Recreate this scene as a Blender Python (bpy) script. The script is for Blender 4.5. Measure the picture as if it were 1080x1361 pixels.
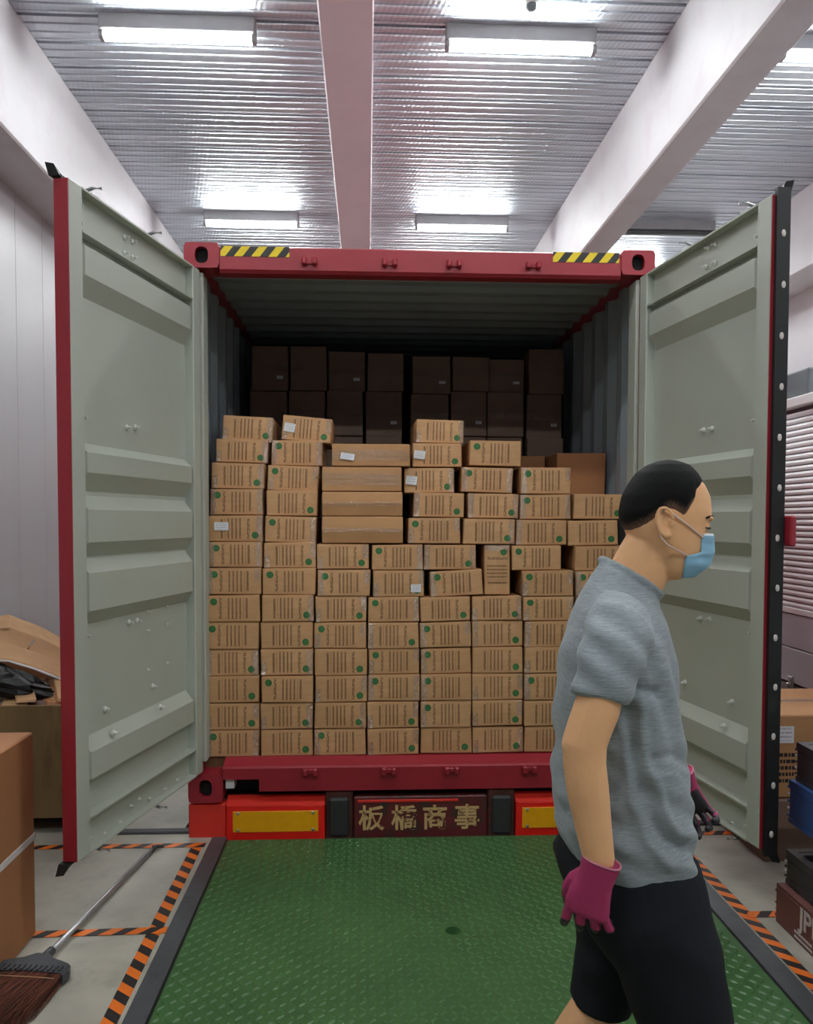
import bpy, bmesh, math, random
import numpy as np
from mathutils import Vector, Matrix, noise

random.seed(7)
S = bpy.context.scene
for o in list(bpy.data.objects):
    bpy.data.objects.remove(o)
COL = S.collection
PI = math.pi
R = math.radians

# ------------------------------------------------------------------ camera
cam_d = bpy.data.cameras.new('camera')
cam = bpy.data.objects.new('camera', cam_d)
COL.objects.link(cam)
YAW, PITCH, ROLL = 0.048242, -0.039780, 0.002525
_f = Vector((math.sin(YAW) * math.cos(PITCH), math.cos(YAW) * math.cos(PITCH), math.sin(PITCH)))
_r = Vector((math.cos(YAW), -math.sin(YAW), 0))
_u = _r.cross(_f)
_r2 = _r * math.cos(ROLL) + _u * math.sin(ROLL)
_u2 = _u * math.cos(ROLL) - _r * math.sin(ROLL)
_m = Matrix((_r2, _u2, -_f)).transposed().to_4x4()
_m.translation = (-0.28616, -4.28425, 1.678)
cam.matrix_world = _m
cam_d.sensor_fit = 'VERTICAL'
cam_d.sensor_height = 36.0
cam_d.lens = 1087.31 * 36.0 / 1361.0
cam_d.shift_y = 52.67 / 1361.0
cam_d.clip_start = 0.05
S.camera = cam

# ------------------------------------------------------------------ world, exposure
w = bpy.data.worlds.new('hall_air')
S.world = w
w.use_nodes = True
w.node_tree.nodes['Background'].inputs[0].default_value = (0.75, 0.8, 0.9, 1)
w.node_tree.nodes['Background'].inputs[1].default_value = 0.06
S.view_settings.view_transform = 'Standard'
S.view_settings.look = 'None'
S.view_settings.gamma = 1.0
S.view_settings.use_curve_mapping = False
S.view_settings.exposure = 1.75
TUBE_POWER = 37.0          # emission of every ceiling tube (the room's only lamps)


# ------------------------------------------------------------------ materials
def lin(c):
    return tuple(((v / 255) / 12.92 if v / 255 <= 0.04045 else ((v / 255 + 0.055) / 1.055) ** 2.4) for v in c) + (1.0,)


class NT:
    """small helper round a node tree"""
    def __init__(s, m):
        s.t = m.node_tree
        s.n = s.t.nodes
        s.bsdf = s.n['Principled BSDF']

    def new(s, kind, **kw):
        n = s.n.new(kind)
        for k, v in kw.items():
            setattr(n, k, v)
        return n

    def link(s, a, b):
        s.t.links.new(a, b)

    def put(s, sock, v):
        if isinstance(v, bpy.types.NodeSocket):
            s.link(v, sock)
        else:
            sock.default_value = v

    def math(s, op, a, b=0.0, c=0.0, clamp=False):
        n = s.new('ShaderNodeMath', operation=op, use_clamp=clamp)
        for i, v in enumerate((a, b, c)):
            s.put(n.inputs[i], v)
        return n.outputs[0]

    def mul(s, a, b): return s.math('MULTIPLY', a, b)
    def add(s, a, b): return s.math('ADD', a, b)
    def sub(s, a, b): return s.math('SUBTRACT', a, b)
    def lt(s, a, b): return s.math('LESS_THAN', a, b)
    def gt(s, a, b): return s.math('GREATER_THAN', a, b)

    def band(s, x, lo, hi):
        return s.mul(s.gt(x, lo), s.lt(x, hi))

    def coord(s, which='Object', scale=(1, 1, 1)):
        c = s.new('ShaderNodeTexCoord')
        mp = s.new('ShaderNodeMapping')
        mp.inputs['Scale'].default_value = scale
        s.link(c.outputs[which], mp.inputs['Vector'])
        return mp.outputs['Vector']

    def xyz(s, vec):
        n = s.new('ShaderNodeSeparateXYZ')
        s.link(vec, n.inputs[0])
        return n.outputs[0], n.outputs[1], n.outputs[2]

    def noise(s, vec, scale=5, detail=3, rough=.55):
        n = s.new('ShaderNodeTexNoise')
        n.inputs['Scale'].default_value = scale
        n.inputs['Detail'].default_value = detail
        n.inputs['Roughness'].default_value = rough
        s.link(vec, n.inputs['Vector'])
        return n.outputs['Fac']

    def mix(s, f, a, b):
        n = s.new('ShaderNodeMix', data_type='RGBA')
        s.put(n.inputs[0], f)
        s.put(n.inputs[6], a)
        s.put(n.inputs[7], b)
        return n.outputs[2]

    def ramp(s, x, lo, hi):
        n = s.new('ShaderNodeMapRange')
        s.put(n.inputs[0], x)
        n.inputs[1].default_value = lo
        n.inputs[2].default_value = hi
        return n.outputs[0]

    def bump(s, h, strength=.3, dist=.01):
        n = s.new('ShaderNodeBump')
        n.inputs['Strength'].default_value = strength
        n.inputs['Distance'].default_value = dist
        s.link(h, n.inputs['Height'])
        s.link(n.outputs[0], s.bsdf.inputs['Normal'])

    def color(s, v): s.put(s.bsdf.inputs['Base Color'], v)


def newmat(name):
    m = bpy.data.materials.new(name)
    m.use_nodes = True
    return m, NT(m)


def mat(name, c, rough=.6, metal=0., var=.12, vscale=3., bump=.0, bscale=60., stretch=(1, 1, 1), spec=.5, c2=None, c2at=(.55, .75), alpha=1., coat=0.):
    """plain procedural material: base colour with a soft noise variation, optional second colour in patches, optional relief"""
    m, t = newmat(name)
    v = t.coord('Object', stretch)
    n = t.noise(v, vscale, 4)
    base = lin(c)
    lo = tuple(x * (1 - var) for x in base[:3]) + (1,)
    hi = tuple(min(1, x * (1 + var)) for x in base[:3]) + (1,)
    col = t.mix(t.ramp(n, .3, .7), lo, hi)
    if c2:
        n2 = t.noise(v, vscale * 2.3, 6, .65)
        col = t.mix(t.ramp(n2, *c2at), col, lin(c2))
    t.color(col)
    t.bsdf.inputs['Roughness'].default_value = rough
    t.bsdf.inputs['Metallic'].default_value = metal
    t.bsdf.inputs['Specular IOR Level'].default_value = spec
    t.bsdf.inputs['Alpha'].default_value = alpha
    t.bsdf.inputs['Coat Weight'].default_value = coat
    if bump:
        t.bump(t.noise(v, bscale, 4), bump, .004)
    return m


M = {}
M['floor'] = mat('concrete', (164, 161, 148), .5, var=.22, vscale=2.2, bump=.15, bscale=90, c2=(138, 135, 122), c2at=(.5, .8))
M['floor_far'] = mat('bay_concrete', (120, 118, 116), .7)
M['wall'] = mat('wall_panel_white', (176, 176, 178), .45, var=.02, vscale=.6, bump=.03, bscale=30, stretch=(1, 6, .2))
M['joint'] = mat('joint_grey', (120, 118, 124), .7)
M['beam'] = mat('beam_white', (198, 197, 199), .55, var=.03, vscale=1.2, bump=.05, bscale=25, c2=(190, 182, 188), c2at=(.5, .8))
M['beam_pink'] = mat('beam_white_pink_bounce', (222, 212, 216), .55, var=.05, vscale=1.5, c2=(226, 216, 220), c2at=(.5, .85))  # white beam; a faint pink of bounced red is put into its colour
M['red'] = mat('container_red', (150, 34, 47), .40, var=.08, vscale=2.5, bump=.06, bscale=40, c2=(136, 34, 42), c2at=(.62, .85))
M['inner'] = mat('container_grey_green', (178, 183, 171), .48, var=.035, vscale=2., bump=.04, bscale=50)
M['bolt'] = mat('bolt_grey', (206, 208, 200), .45)
M['inside'] = mat('container_inside_shaded', (140, 149, 156), .5, var=.05)  # door paint again, darkened and cooled to carry the interior's shade
M['wall_white'] = mat('wall_bright_white', (232, 230, 234), .5, var=.02)
M['red_dusty'] = mat('container_roof_dusty', (150, 98, 100), .7, var=.12)
M['ply'] = mat('container_plywood', (120, 88, 60), .7, stretch=(8, 1, 1))
M['gasket'] = mat('gasket_rubber', (20, 21, 22), .5, var=.3, vscale=12)
M['black'] = mat('black_recess', (8, 8, 9), .8)
M['galv'] = mat('galvanised', (178, 180, 180), .35, metal=.85, vscale=20)
M['screw'] = mat('screw_steel', (190, 190, 188), .3, metal=.9)
M['card'] = mat('cardboard', (180, 134, 90), .75, var=.08, vscale=4, bump=.05, bscale=120, stretch=(1, 1, 4))
M['card_big'] = mat('cardboard_brown', (164, 112, 72), .72, var=.08, vscale=2.2, bump=.08, bscale=90)
M['card_olive'] = mat('cardboard_stained', (118, 96, 60), .8, var=.16, vscale=2.2, stretch=(3, 3, .6), c2=(98, 78, 48), c2at=(.5, .7))
M['card_pale'] = mat('cardboard_pale', (190, 150, 108), .78, var=.1, vscale=5)
M['card_dark'] = mat('cardboard_darkened', (122, 98, 84), .75, var=.1, vscale=5, bump=.06, bscale=120)  # board darkened to hold the shade of the inner stacks; also lid seams
M['label'] = mat('paper_white', (226, 226, 228), .5, var=.03)
M['strap'] = mat('strap_white', (214, 212, 208), .4, var=.05)
M['green'] = mat('platform_green', (63, 103, 57), .36, var=.12, vscale=3., c2=(52, 86, 48), c2at=(.55, .8), spec=.5)
M['frame'] = mat('dock_frame_steel', (92, 95, 98), .4, metal=.35, var=.14, vscale=5, c2=(66, 68, 70), c2at=(.55, .8))
M['frame_dark'] = mat('dock_edge_rubber', (48, 48, 50), .55, var=.15)
M['orange_red'] = mat('bumper_red', (222, 52, 40), .4, var=.07)
M['rubber'] = mat('rubber_block', (44, 44, 44), .65, var=.2, vscale=15, bump=.2)
M['rust'] = mat('trailer_rust', (88, 46, 38), .65, var=.25, vscale=9, c2=(64, 36, 30), c2at=(.5, .7))
M['refl_red'] = mat('reflector_red', (232, 34, 26), .3, var=.05)
M['refl_yellow'] = mat('reflector_yellow', (236, 168, 12), .35, var=.05, vscale=30)
M['sign'] = mat('sign_dark_red', (96, 30, 32), .5, var=.15, vscale=6, c2=(62, 40, 34), c2at=(.48, .62))
M['chassis'] = mat('chassis_black', (40, 34, 34), .6)
M['tyre'] = mat('tyre', (26, 26, 27), .8, bump=.2)
M['white_paint'] = mat('white_enamel', (228, 228, 228), .4, var=.02)
M['shutter'] = mat('shutter_white', (240, 241, 244), .38, var=.02)
M['grey_panel'] = mat('panel_light_grey', (188, 189, 196), .42, var=.04)
M['unit'] = mat('unit_grey', (104, 112, 116), .45, var=.05)
M['unit2'] = mat('unit_light', (132, 140, 146), .45, var=.05)
M['pal_brown'] = mat('pallet_brown', (112, 70, 64), .5, var=.08)
M['pal_black'] = mat('pallet_black', (60, 61, 64), .5, var=.1)
M['pal_grey'] = mat('pallet_dark', (78, 76, 80), .55, var=.1)
M['pal_blue'] = mat('pallet_blue', (46, 86, 140), .45, var=.08)
M['print_white'] = mat('print_white', (205, 196, 192), .6)
M['bag'] = mat('black_plastic_bag', (7, 7, 8), .45, var=.3, vscale=10, bump=.5, bscale=30)
M['broom_plastic'] = mat('broom_plastic', (66, 68, 72), .45)
M['alu'] = mat('aluminium_tube', (178, 178, 178), .32, metal=.8, vscale=12, stretch=(1, 1, .2))
M['skin'] = mat('skin', (232, 180, 132), .5, var=.06, vscale=9, bump=.05, bscale=260, spec=.35)
M['skin'].node_tree.nodes['Principled BSDF'].inputs['Subsurface Weight'].default_value = .12
M['skin'].node_tree.nodes['Principled BSDF'].inputs['Subsurface Radius'].default_value = (.012, .005, .003)
M['hair'] = mat('hair_black', (13, 13, 14), .75, var=.35, vscale=60, bump=.35, bscale=420, spec=.15)
M['shorts'] = mat('shorts_black', (26, 28, 34), .8, var=.12, vscale=6, bump=.1, bscale=300, spec=.2)
M['glove'] = mat('glove_magenta', (164, 44, 92), .75, var=.1, vscale=14, bump=.25, bscale=420)
M['glove_dark'] = mat('glove_coating', (34, 28, 34), .45, var=.2, vscale=20)
M['cuff'] = mat('glove_cuff', (196, 120, 140), .7)
M['mask'] = mat('mask_blue', (142, 192, 220), .6, var=.05, vscale=18, bump=.12, bscale=90)
M['mask_white'] = mat('mask_white', (224, 230, 236), .6)
M['loop'] = mat('ear_loop', (226, 200, 190), .6)
M['eye'] = mat('eye_dark', (30, 22, 20), .35)
M['shoe'] = mat('shoe_black', (34, 34, 36), .6)
M['sole'] = mat('shoe_sole', (200, 200, 196), .6)
M['lamp_body'] = mat('lamp_body_grey', (150, 148, 150), .45)


def hair_mat():
    m, t = newmat('hair_black')
    at = t.new('ShaderNodeAttribute', attribute_name='fade')
    n = t.noise(t.coord('Object'), 420, 2)
    k = t.ramp(t.add(at.outputs['Fac'], t.mul(t.sub(n, .5), .9)), .12, .62)
    t.color(t.mix(k, lin((110, 84, 68)), lin((9, 9, 10))))
    t.bsdf.inputs['Roughness'].default_value = .7
    t.bsdf.inputs['Specular IOR Level'].default_value = .2
    t.bump(n, .5, .003)
    return m


M['hair_crop'] = hair_mat()


def bristle_mat():
    m, t = newmat('bristle_brown')
    geo = t.new('ShaderNodeNewGeometry')
    t.color(t.mix(geo.outputs['Random Per Island'], lin((40, 24, 20)), lin((122, 70, 52))))
    t.bsdf.inputs['Roughness'].default_value = .5
    return m


M['bristle'] = bristle_mat()


def fabric_mat():
    m, t = newmat('heather_grey_jersey')
    v = t.coord('Object', (9, 9, 160))
    n = t.noise(v, 3.0, 5, .7)
    v2 = t.coord('Object', (60, 60, 420))
    n2 = t.noise(v2, 2.0, 3, .6)
    col = t.mix(t.ramp(n, .33, .68), lin((112, 123, 127)), lin((152, 161, 164)))
    col = t.mix(t.mul(t.ramp(n2, .4, .75), .35), col, lin((178, 185, 188)))
    t.color(col)
    t.bsdf.inputs['Roughness'].default_value = .85
    t.bsdf.inputs['Specular IOR Level'].default_value = .2
    t.bsdf.inputs['Sheen Weight'].default_value = .15
    t.bump(t.noise(t.coord('Object', (1, 1, 3)), 220, 3), .15, .003)
    return m


M['shirt'] = fabric_mat()


def deck_mat():
    """galvanised roof deck: bright metal with fine embossing across the sheet"""
    m, t = newmat('roof_deck_galvanised')
    v = t.coord('Object')
    x, y, z = t.xyz(v)
    n = t.noise(t.coord('Object', (.25, 3, 1)), 1.6, 4)
    t.color(t.mix(t.ramp(n, .3, .7), lin((182, 188, 196)), lin((212, 216, 222))))
    t.bsdf.inputs['Metallic'].default_value = .85
    t.bsdf.inputs['Roughness'].default_value = .42
    sx = t.math('SINE', t.mul(t.add(x, t.mul(y, .25)), 2 * PI / .045))
    sy = t.math('SINE', t.mul(y, 2 * PI / .05))
    h = t.add(t.mul(sx, .8), t.mul(t.noise(t.coord('Object', (1, 4, 1)), 9, 3), .9))
    t.bump(h, .16, .010)
    return m


M['deck'] = deck_mat()


def stripe_mat(name, c1, c2, period, slant, rough=.5, flip=False):
    """diagonal two-colour print along the object's own X axis"""
    m, t = newmat(name)
    x, y, z = t.xyz(t.coord('Object'))
    d = t.add(x, t.mul(y, slant))
    fr = t.math('FRACT', t.math('DIVIDE', d, period))
    k = t.gt(fr, .5)
    nz = t.noise(t.coord('Object'), 60, 4)
    wear = t.mul(t.gt(nz, .68), .5)
    col = t.mix(k, lin(c1), lin(c2))
    col = t.mix(wear, col, lin((120, 100, 90)))
    t.color(col)
    t.bsdf.inputs['Roughness'].default_value = rough
    return m


M['floor_tape'] = stripe_mat('floor_tape_print', (232, 116, 30), (40, 36, 36), .105, -.85)
M['hazard'] = stripe_mat('hazard_sticker_print', (226, 196, 20), (34, 34, 34), .0875, -.8)


def worn_gold():
    m, t = newmat('worn_gold_paint')
    n = t.noise(t.coord('Object'), 26, 6, .7)
    t.color(t.mix(t.ramp(n, .54, .62), lin((200, 166, 112)), lin((84, 38, 34))))
    t.bsdf.inputs['Roughness'].default_value = .6
    return m


M['gold'] = worn_gold()


def print_mat():
    """end panel of the front cartons: brown board, green round mark, columns of small sideways text"""
    m, t = newmat('printed_cardboard')
    c = t.new('ShaderNodeTexCoord')
    uv = c.outputs['UV']
    u, v, _ = t.xyz(uv)
    info = t.new('ShaderNodeObjectInfo')
    rnd = info.outputs['Random']
    n = t.noise(t.coord('Object', (1, 1, 5)), 9, 4)
    card = t.mix(t.ramp(n, .25, .75), lin((186, 142, 98)), lin((206, 162, 116)))
    card = t.mix(t.mul(rnd, .35), card, lin((176, 130, 88)))
    # text: columns of glyph-like specks
    mp = t.new('ShaderNodeMapping')
    mp.inputs['Scale'].default_value = (70, 62, 1)
    t.link(uv, mp.inputs['Vector'])
    off = t.new('ShaderNodeVectorMath', operation='ADD')
    cmb = t.new('ShaderNodeCombineXYZ')
    t.link(t.mul(rnd, 37.0), cmb.inputs[0])
    t.link(t.mul(rnd, 91.0), cmb.inputs[1])
    t.link(mp.outputs[0], off.inputs[0])
    t.link(cmb.outputs[0], off.inputs[1])
    g = t.noise(off.outputs[0], 1.0, 1, .5)
    glyph = t.ramp(g, .36, .48)
    big = t.new('ShaderNodeMapping')
    big.inputs['Scale'].default_value = (34, 24, 1)
    t.link(uv, big.inputs['Vector'])
    g2 = t.ramp(t.noise(big.outputs[0], 1.0, 1, .5), .44, .52)
    lines = t.band(t.math('FRACT', t.math('DIVIDE', t.sub(u, .40), .073)), .0, .42)
    body = t.mul(t.mul(lines, t.band(u, .40, .70)), t.band(v, .10, .90))
    bold = t.mul(t.band(u, .735, .775), t.band(v, .14, .90))
    head = t.mul(t.band(u, .235, .285), t.band(v, .12, .92))
    ink = t.add(t.mul(t.add(body, bold), glyph), t.mul(head, g2))
    ink = t.math('MINIMUM', ink, 1.0)
    col = t.mix(t.mul(ink, .85), card, lin((98, 64, 38)))
    du = t.sub(u, .135)
    dv = t.mul(t.sub(v, .76), .5)
    d = t.math('SQRT', t.add(t.mul(du, du), t.mul(dv, dv)))
    col = t.mix(t.lt(d, .066), col, lin((26, 100, 48)))
    inner = t.mul(t.lt(d, .05), t.mul(t.band(t.math('FRACT', t.mul(v, 17)), 0, .45), t.gt(t.noise(uv, 55, 1), .5)))
    col = t.mix(t.mul(inner, .5), col, lin((150, 176, 120)))
    t.color(col)
    t.bsdf.inputs['Roughness'].default_value = .6
    t.bump(n, .1, .004)
    return m


M['printed'] = print_mat()


def film_mat(name, fac):
    """clear glossy tape: mostly see-through, mirrors the lamps where it is crinkled"""
    m, t = newmat(name)
    t.n.remove(t.bsdf)
    out = t.n['Material Output']
    n = t.noise(t.coord('Object', (1, 1, 1)), 48, 3)
    bp = t.new('ShaderNodeBump')
    bp.inputs['Strength'].default_value = 1.0
    bp.inputs['Distance'].default_value = .03
    t.link(n, bp.inputs['Height'])
    gl = t.new('ShaderNodeBsdfGlossy')
    gl.inputs['Roughness'].default_value = .16
    t.link(bp.outputs[0], gl.inputs['Normal'])
    tr = t.new('ShaderNodeBsdfTransparent')
    mx = t.new('ShaderNodeMixShader')
    mx.inputs[0].default_value = fac
    t.link(tr.outputs[0], mx.inputs[1])
    t.link(gl.outputs[0], mx.inputs[2])
    t.link(mx.outputs[0], out.inputs['Surface'])
    return m


M['film'] = film_mat('clear_packing_tape', .16)
M['film_edge'] = film_mat('clear_edge_tape', .34)


def label_mat(name, bars):
    """white paper label with rows of small dark print"""
    m, t = newmat(name)
    c = t.new('ShaderNodeTexCoord')
    u, v, _ = t.xyz(c.outputs['UV'])
    mp = t.new('ShaderNodeMapping')
    mp.inputs['Scale'].default_value = bars
    t.link(c.outputs['UV'], mp.inputs['Vector'])
    g = t.gt(t.noise(mp.outputs[0], 1.0, 1), .5)
    rows = t.band(t.math('FRACT', t.mul(v, 4.0)), .25, .7)
    ink = t.mul(t.mul(g, rows), t.mul(t.band(u, .1, .9), t.band(v, .12, .9)))
    t.color(t.mix(t.mul(ink, .7), lin((226, 226, 230)), lin((60, 58, 62))))
    t.bsdf.inputs['Roughness'].default_value = .4
    return m


M['label_print'] = label_mat('label_small_print', (46, 14, 1))


def lamp_mat():
    m, t = newmat('lit_tube')
    t.bsdf.inputs['Base Color'].default_value = (1, 1, 1, 1)
    t.bsdf.inputs['Emission Color'].default_value = (.965, 1.0, 1.0, 1)
    t.bsdf.inputs['Emission Strength'].default_value = TUBE_POWER
    return m


M['lit'] = lamp_mat()
M['unlit'] = mat('dark_tube', (70, 70, 72), .4)


# ------------------------------------------------------------------ mesh helpers
class G:
    """collects vertices and faces for ONE mesh object"""
    def __init__(s):
        s.v, s.f, s.m = [], [], []

    def face(s, idx, m=0):
        s.f.append(tuple(idx))
        s.m.append(m)

    def quad(s, a, b, c, d, m=0):
        i = len(s.v)
        s.v += [tuple(a), tuple(b), tuple(c), tuple(d)]
        s.face((i, i + 1, i + 2, i + 3), m)
        return s

    def box(s, x0, x1, y0, y1, z0, z1, m=0, ch=0.):
        """box, with chamfered edges if ch > 0"""
        if ch <= 0:
            i = len(s.v)
            s.v += [(x, y, z) for z in (z0, z1) for y in (y0, y1) for x in (x0, x1)]
            for q in ((0, 2, 3, 1), (4, 5, 7, 6), (0, 1, 5, 4), (2, 6, 7, 3), (0, 4, 6, 2), (1, 3, 7, 5)):
                s.face([i + k for k in q], m)
            return s
        bm = bmesh.new()
        bmesh.ops.create_cube(bm, size=1)
        for v in bm.verts:
            v.co = ((x0 + x1) / 2 + v.co.x * (x1 - x0), (y0 + y1) / 2 + v.co.y * (y1 - y0), (z0 + z1) / 2 + v.co.z * (z1 - z0))
        bmesh.ops.bevel(bm, geom=bm.edges[:], offset=ch, segments=1, affect='EDGES', profile=.5)
        return s.take(bm, m)

    def take(s, bm, m=0):
        i = len(s.v)
        bm.verts.index_update()
        s.v += [tuple(v.co) for v in bm.verts]
        for f in bm.faces:
            s.face([i + v.index for v in f.verts], m)
        bm.free()
        return s

    def loft(s, rings, m=0, cap=True, closed=True):
        """rings: lists of points with equal count"""
        i = len(s.v)
        n = len(rings[0])
        for r in rings:
            s.v += [tuple(p) for p in r]
        e = n if closed else n - 1
        for k in range(len(rings) - 1):
            a, b = i + k * n, i + (k + 1) * n
            for j in range(e):
                j2 = (j + 1) % n
                s.face((a + j, a + j2, b + j2, b + j), m)
        if cap and closed:
            s.face([i + j for j in reversed(range(n))], m)
            a = i + (len(rings) - 1) * n
            s.face([a + j for j in range(n)], m)
        return s

    def tube(s, pts, rad, n=12, m=0, ref=(0, 1, 0), flat=None):
        """round tube along pts; rad a number or one per point; flat: ratio of the second radius"""
        pts = [Vector(p) for p in pts]
        rad = rad if isinstance(rad, (list, tuple)) else [rad] * len(pts)
        rings = []
        for k, p in enumerate(pts):
            t = (pts[min(k + 1, len(pts) - 1)] - pts[max(k - 1, 0)]).normalized()
            rf = Vector(ref)
            if abs(rf.dot(t)) > .95:
                rf = Vector((1, 0, 0)) if abs(t.x) < .9 else Vector((0, 0, 1))
            a = (rf - t * rf.dot(t)).normalized()
            b = t.cross(a)
            r = rad[k]
            ra, rb = (r if isinstance(r, (list, tuple)) else (r, r * (flat or 1)))
            rings.append([p + a * ra * math.cos(2 * PI * j / n) + b * rb * math.sin(2 * PI * j / n) for j in range(n)])
        return s.loft(rings, m)

    def ell(s, c, r, m=0, n=14, rot=None):
        """ellipsoid"""
        rings = []
        for k in range(1, n):
            ph = PI * k / n
            ring = []
            for j in range(n * 2):
                th = 2 * PI * j / (n * 2)
                p = Vector((r[0] * math.sin(ph) * math.cos(th), r[1] * math.sin(ph) * math.sin(th), -r[2] * math.cos(ph)))
                if rot is not None:
                    p = rot @ p
                ring.append(Vector(c) + p)
            rings.append(ring)
        return s.loft(rings, m)

    def xform(s, mtx):
        s.v = [tuple(mtx @ Vector(p)) for p in s.v]
        if mtx.determinant() < 0:
            s.f = [tuple(reversed(f)) for f in s.f]
        return s

    def mesh(s, name, mats):
        me = bpy.data.meshes.new(name)
        me.from_pydata(s.v, [], s.f)
        for mm in mats:
            me.materials.append(M[mm])
        if any(s.m):
            me.polygons.foreach_set('material_index', s.m)
        me.update()
        if name in ('bolt', 'rivet', 'screw', 'diffuser', 'end_cap', 'slat'):
            bm = bmesh.new()
            bm.from_mesh(me)
            bmesh.ops.recalc_face_normals(bm, faces=bm.faces)
            bm.to_mesh(me)
            bm.free()
        return me

    def obj(s, name, mats, parent=None, smooth=False, fix=False):
        mats = [mats] if isinstance(mats, str) else mats
        me = s.mesh(name, mats)
        if fix:
            bm = bmesh.new()
            bm.from_mesh(me)
            bmesh.ops.recalc_face_normals(bm, faces=bm.faces)
            bm.to_mesh(me)
            bm.free()
        if smooth:
            me.polygons.foreach_set('use_smooth', [True] * len(me.polygons))
        o = bpy.data.objects.new(name, me)
        COL.objects.link(o)
        if parent:
            o.parent = parent
        return o


def link(name, me, parent=None, loc=(0, 0, 0), rot=(0, 0, 0), scale=(1, 1, 1)):
    o = bpy.data.objects.new(name, me)
    COL.objects.link(o)
    o.location = loc
    o.rotation_euler = rot
    o.scale = scale
    if parent:
        o.parent = parent
    return o


def empty(name, loc=(0, 0, 0)):
    o = bpy.data.objects.new(name, None)
    COL.objects.link(o)
    o.location = loc
    o.empty_display_size = .1
    return o


def tag(o, label=None, cat=None, group=None, kind=None):
    if label: o['label'] = label
    if cat: o['category'] = cat
    if group: o['group'] = group
    if kind: o['kind'] = kind
    return o


ORD = ['', 'first', 'second', 'third', 'fourth', 'fifth', 'sixth', 'seventh', 'eighth', 'ninth', 'tenth', 'eleventh', 'twelfth', 'thirteenth']

# ================================================================== THE SETTING
CZ = 5.74                                   # roof deck height
FY0, FY1 = -9.0, 14.5
WL, WR = -3.58, 5.60

g = G()
g.box(WL - .2, -1.10, FY0, .12, -.2, 0)
g.box(WL - .2, -1.27, .12, FY1, -.2, 0)
g.box(1.29, WR + .2, FY0, .12, -.2, 0)
g.box(1.40, WR + .2, .12, FY1, -.2, 0)
g.box(-1.10, 1.29, FY0, -3.75, -.2, 0)
floor = tag(g.obj('floor', 'floor'), kind='structure')

g = G()
g.box(-1.27, 1.40, .12, FY1, -1.4, -1.25)
g.box(-1.37, -1.27, .12, FY1, -1.3, -.2)
g.box(1.40, 1.50, .12, FY1, -1.3, -.2)
g.box(-1.37, 1.50, .02, .12, -1.3, -.25)
tag(g.obj('floor_truck_bay', 'floor_far'), kind='structure')

# left wall of upright panels
wl = tag(G().box(WL - .25, WL - .03, FY0, FY1, 0, 4.72).obj('wall_left', 'joint'), kind='structure')
pw = .64
y = 3.66 - pw * 19
pm = G().box(-.03, 0, .004, pw - .004, .004, 4.72, ch=.003).mesh('panel', ['wall'])
while y < FY1 - .05:
    link('panel', pm, wl, (WL, y, 0))
    y += pw
wr = tag(G().box(WR, WR + .2, FY0, FY1, 0, CZ).obj('wall_right', 'wall_white'), kind='structure')
tag(G().box(WL - .2, WR + .2, FY1, FY1 + .2, -1.4, CZ).obj('wall_back', 'wall'), kind='structure')
tag(G().box(WL - .2, WR + .2, FY0 - .2, FY0, 0, CZ).obj('wall_front', 'joint'), kind='structure')

# beams
tag(G().box(WL - .25, -3.11, FY0, FY1, 4.72, CZ + .02, ch=.015).obj('trim_beam_1', 'beam'), kind='structure')
tag(G().box(2.235, 2.56, FY0, FY1, 4.83, CZ + .02, ch=.015).obj('trim_beam_2', 'beam'), kind='structure')
tag(G().box(5.07, WR + .02, FY0, FY1, 4.76, CZ + .02, ch=.015).obj('trim_beam_3', 'wall_white'), kind='structure')
tag(G().box(-.665, -.235, FY0, FY1, 5.55, CZ + .02, ch=.012).obj('trim_beam_4', 'beam_pink'), kind='structure')

# roof deck: trapezoid sheets running across the hall, a deep joint every 0.39 m and two low ribs between
prof = [(0, .0), (.008, .045), (.034, .045), (.042, .0), (.075, .004), (.118, .0), (.124, .022), (.140, .022), (.146, .0), (.185, .004), (.240, .0), (.246, .022), (.262, .022), (.268, .0), (.31, .004), (.345, .0), (.349, .010), (.357, .010), (.361, 0)]
g = G()
ys = []
y = FY0 - .1
while y < FY1:
    ys += [(y + a, CZ + b) for a, b in prof]
    y += .39
rows = [[(WL - .1, yy, zz), (WR + .1, yy, zz)] for yy, zz in ys]
for r0, r1 in zip(rows, rows[1:]):
    g.quad(r0[0], r1[0], r1[1], r0[1])
ceil = tag(g.obj('ceiling', 'deck'), kind='structure')
tag(G().box(WL - .3, WR + .3, FY0 - .3, FY1 + .3, CZ + .06, CZ + .2).obj('ceiling_slab', 'joint'), kind='structure')


# ------------------------------------------------------------------ ceiling tubes
def rrect(cy, cz, hy, hz, r, n=4):
    pts = []
    for sx, sz, a0 in ((1, 1, 0), (-1, 1, 90), (-1, -1, 180), (1, -1, 270)):
        for k in range(n):
            a = R(a0 + 90 * k / (n - 1))
            pts.append((cy + sx * (hy - r) + r * math.cos(a), cz + sz * (hz - r) + r * math.sin(a)))
    return pts


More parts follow.
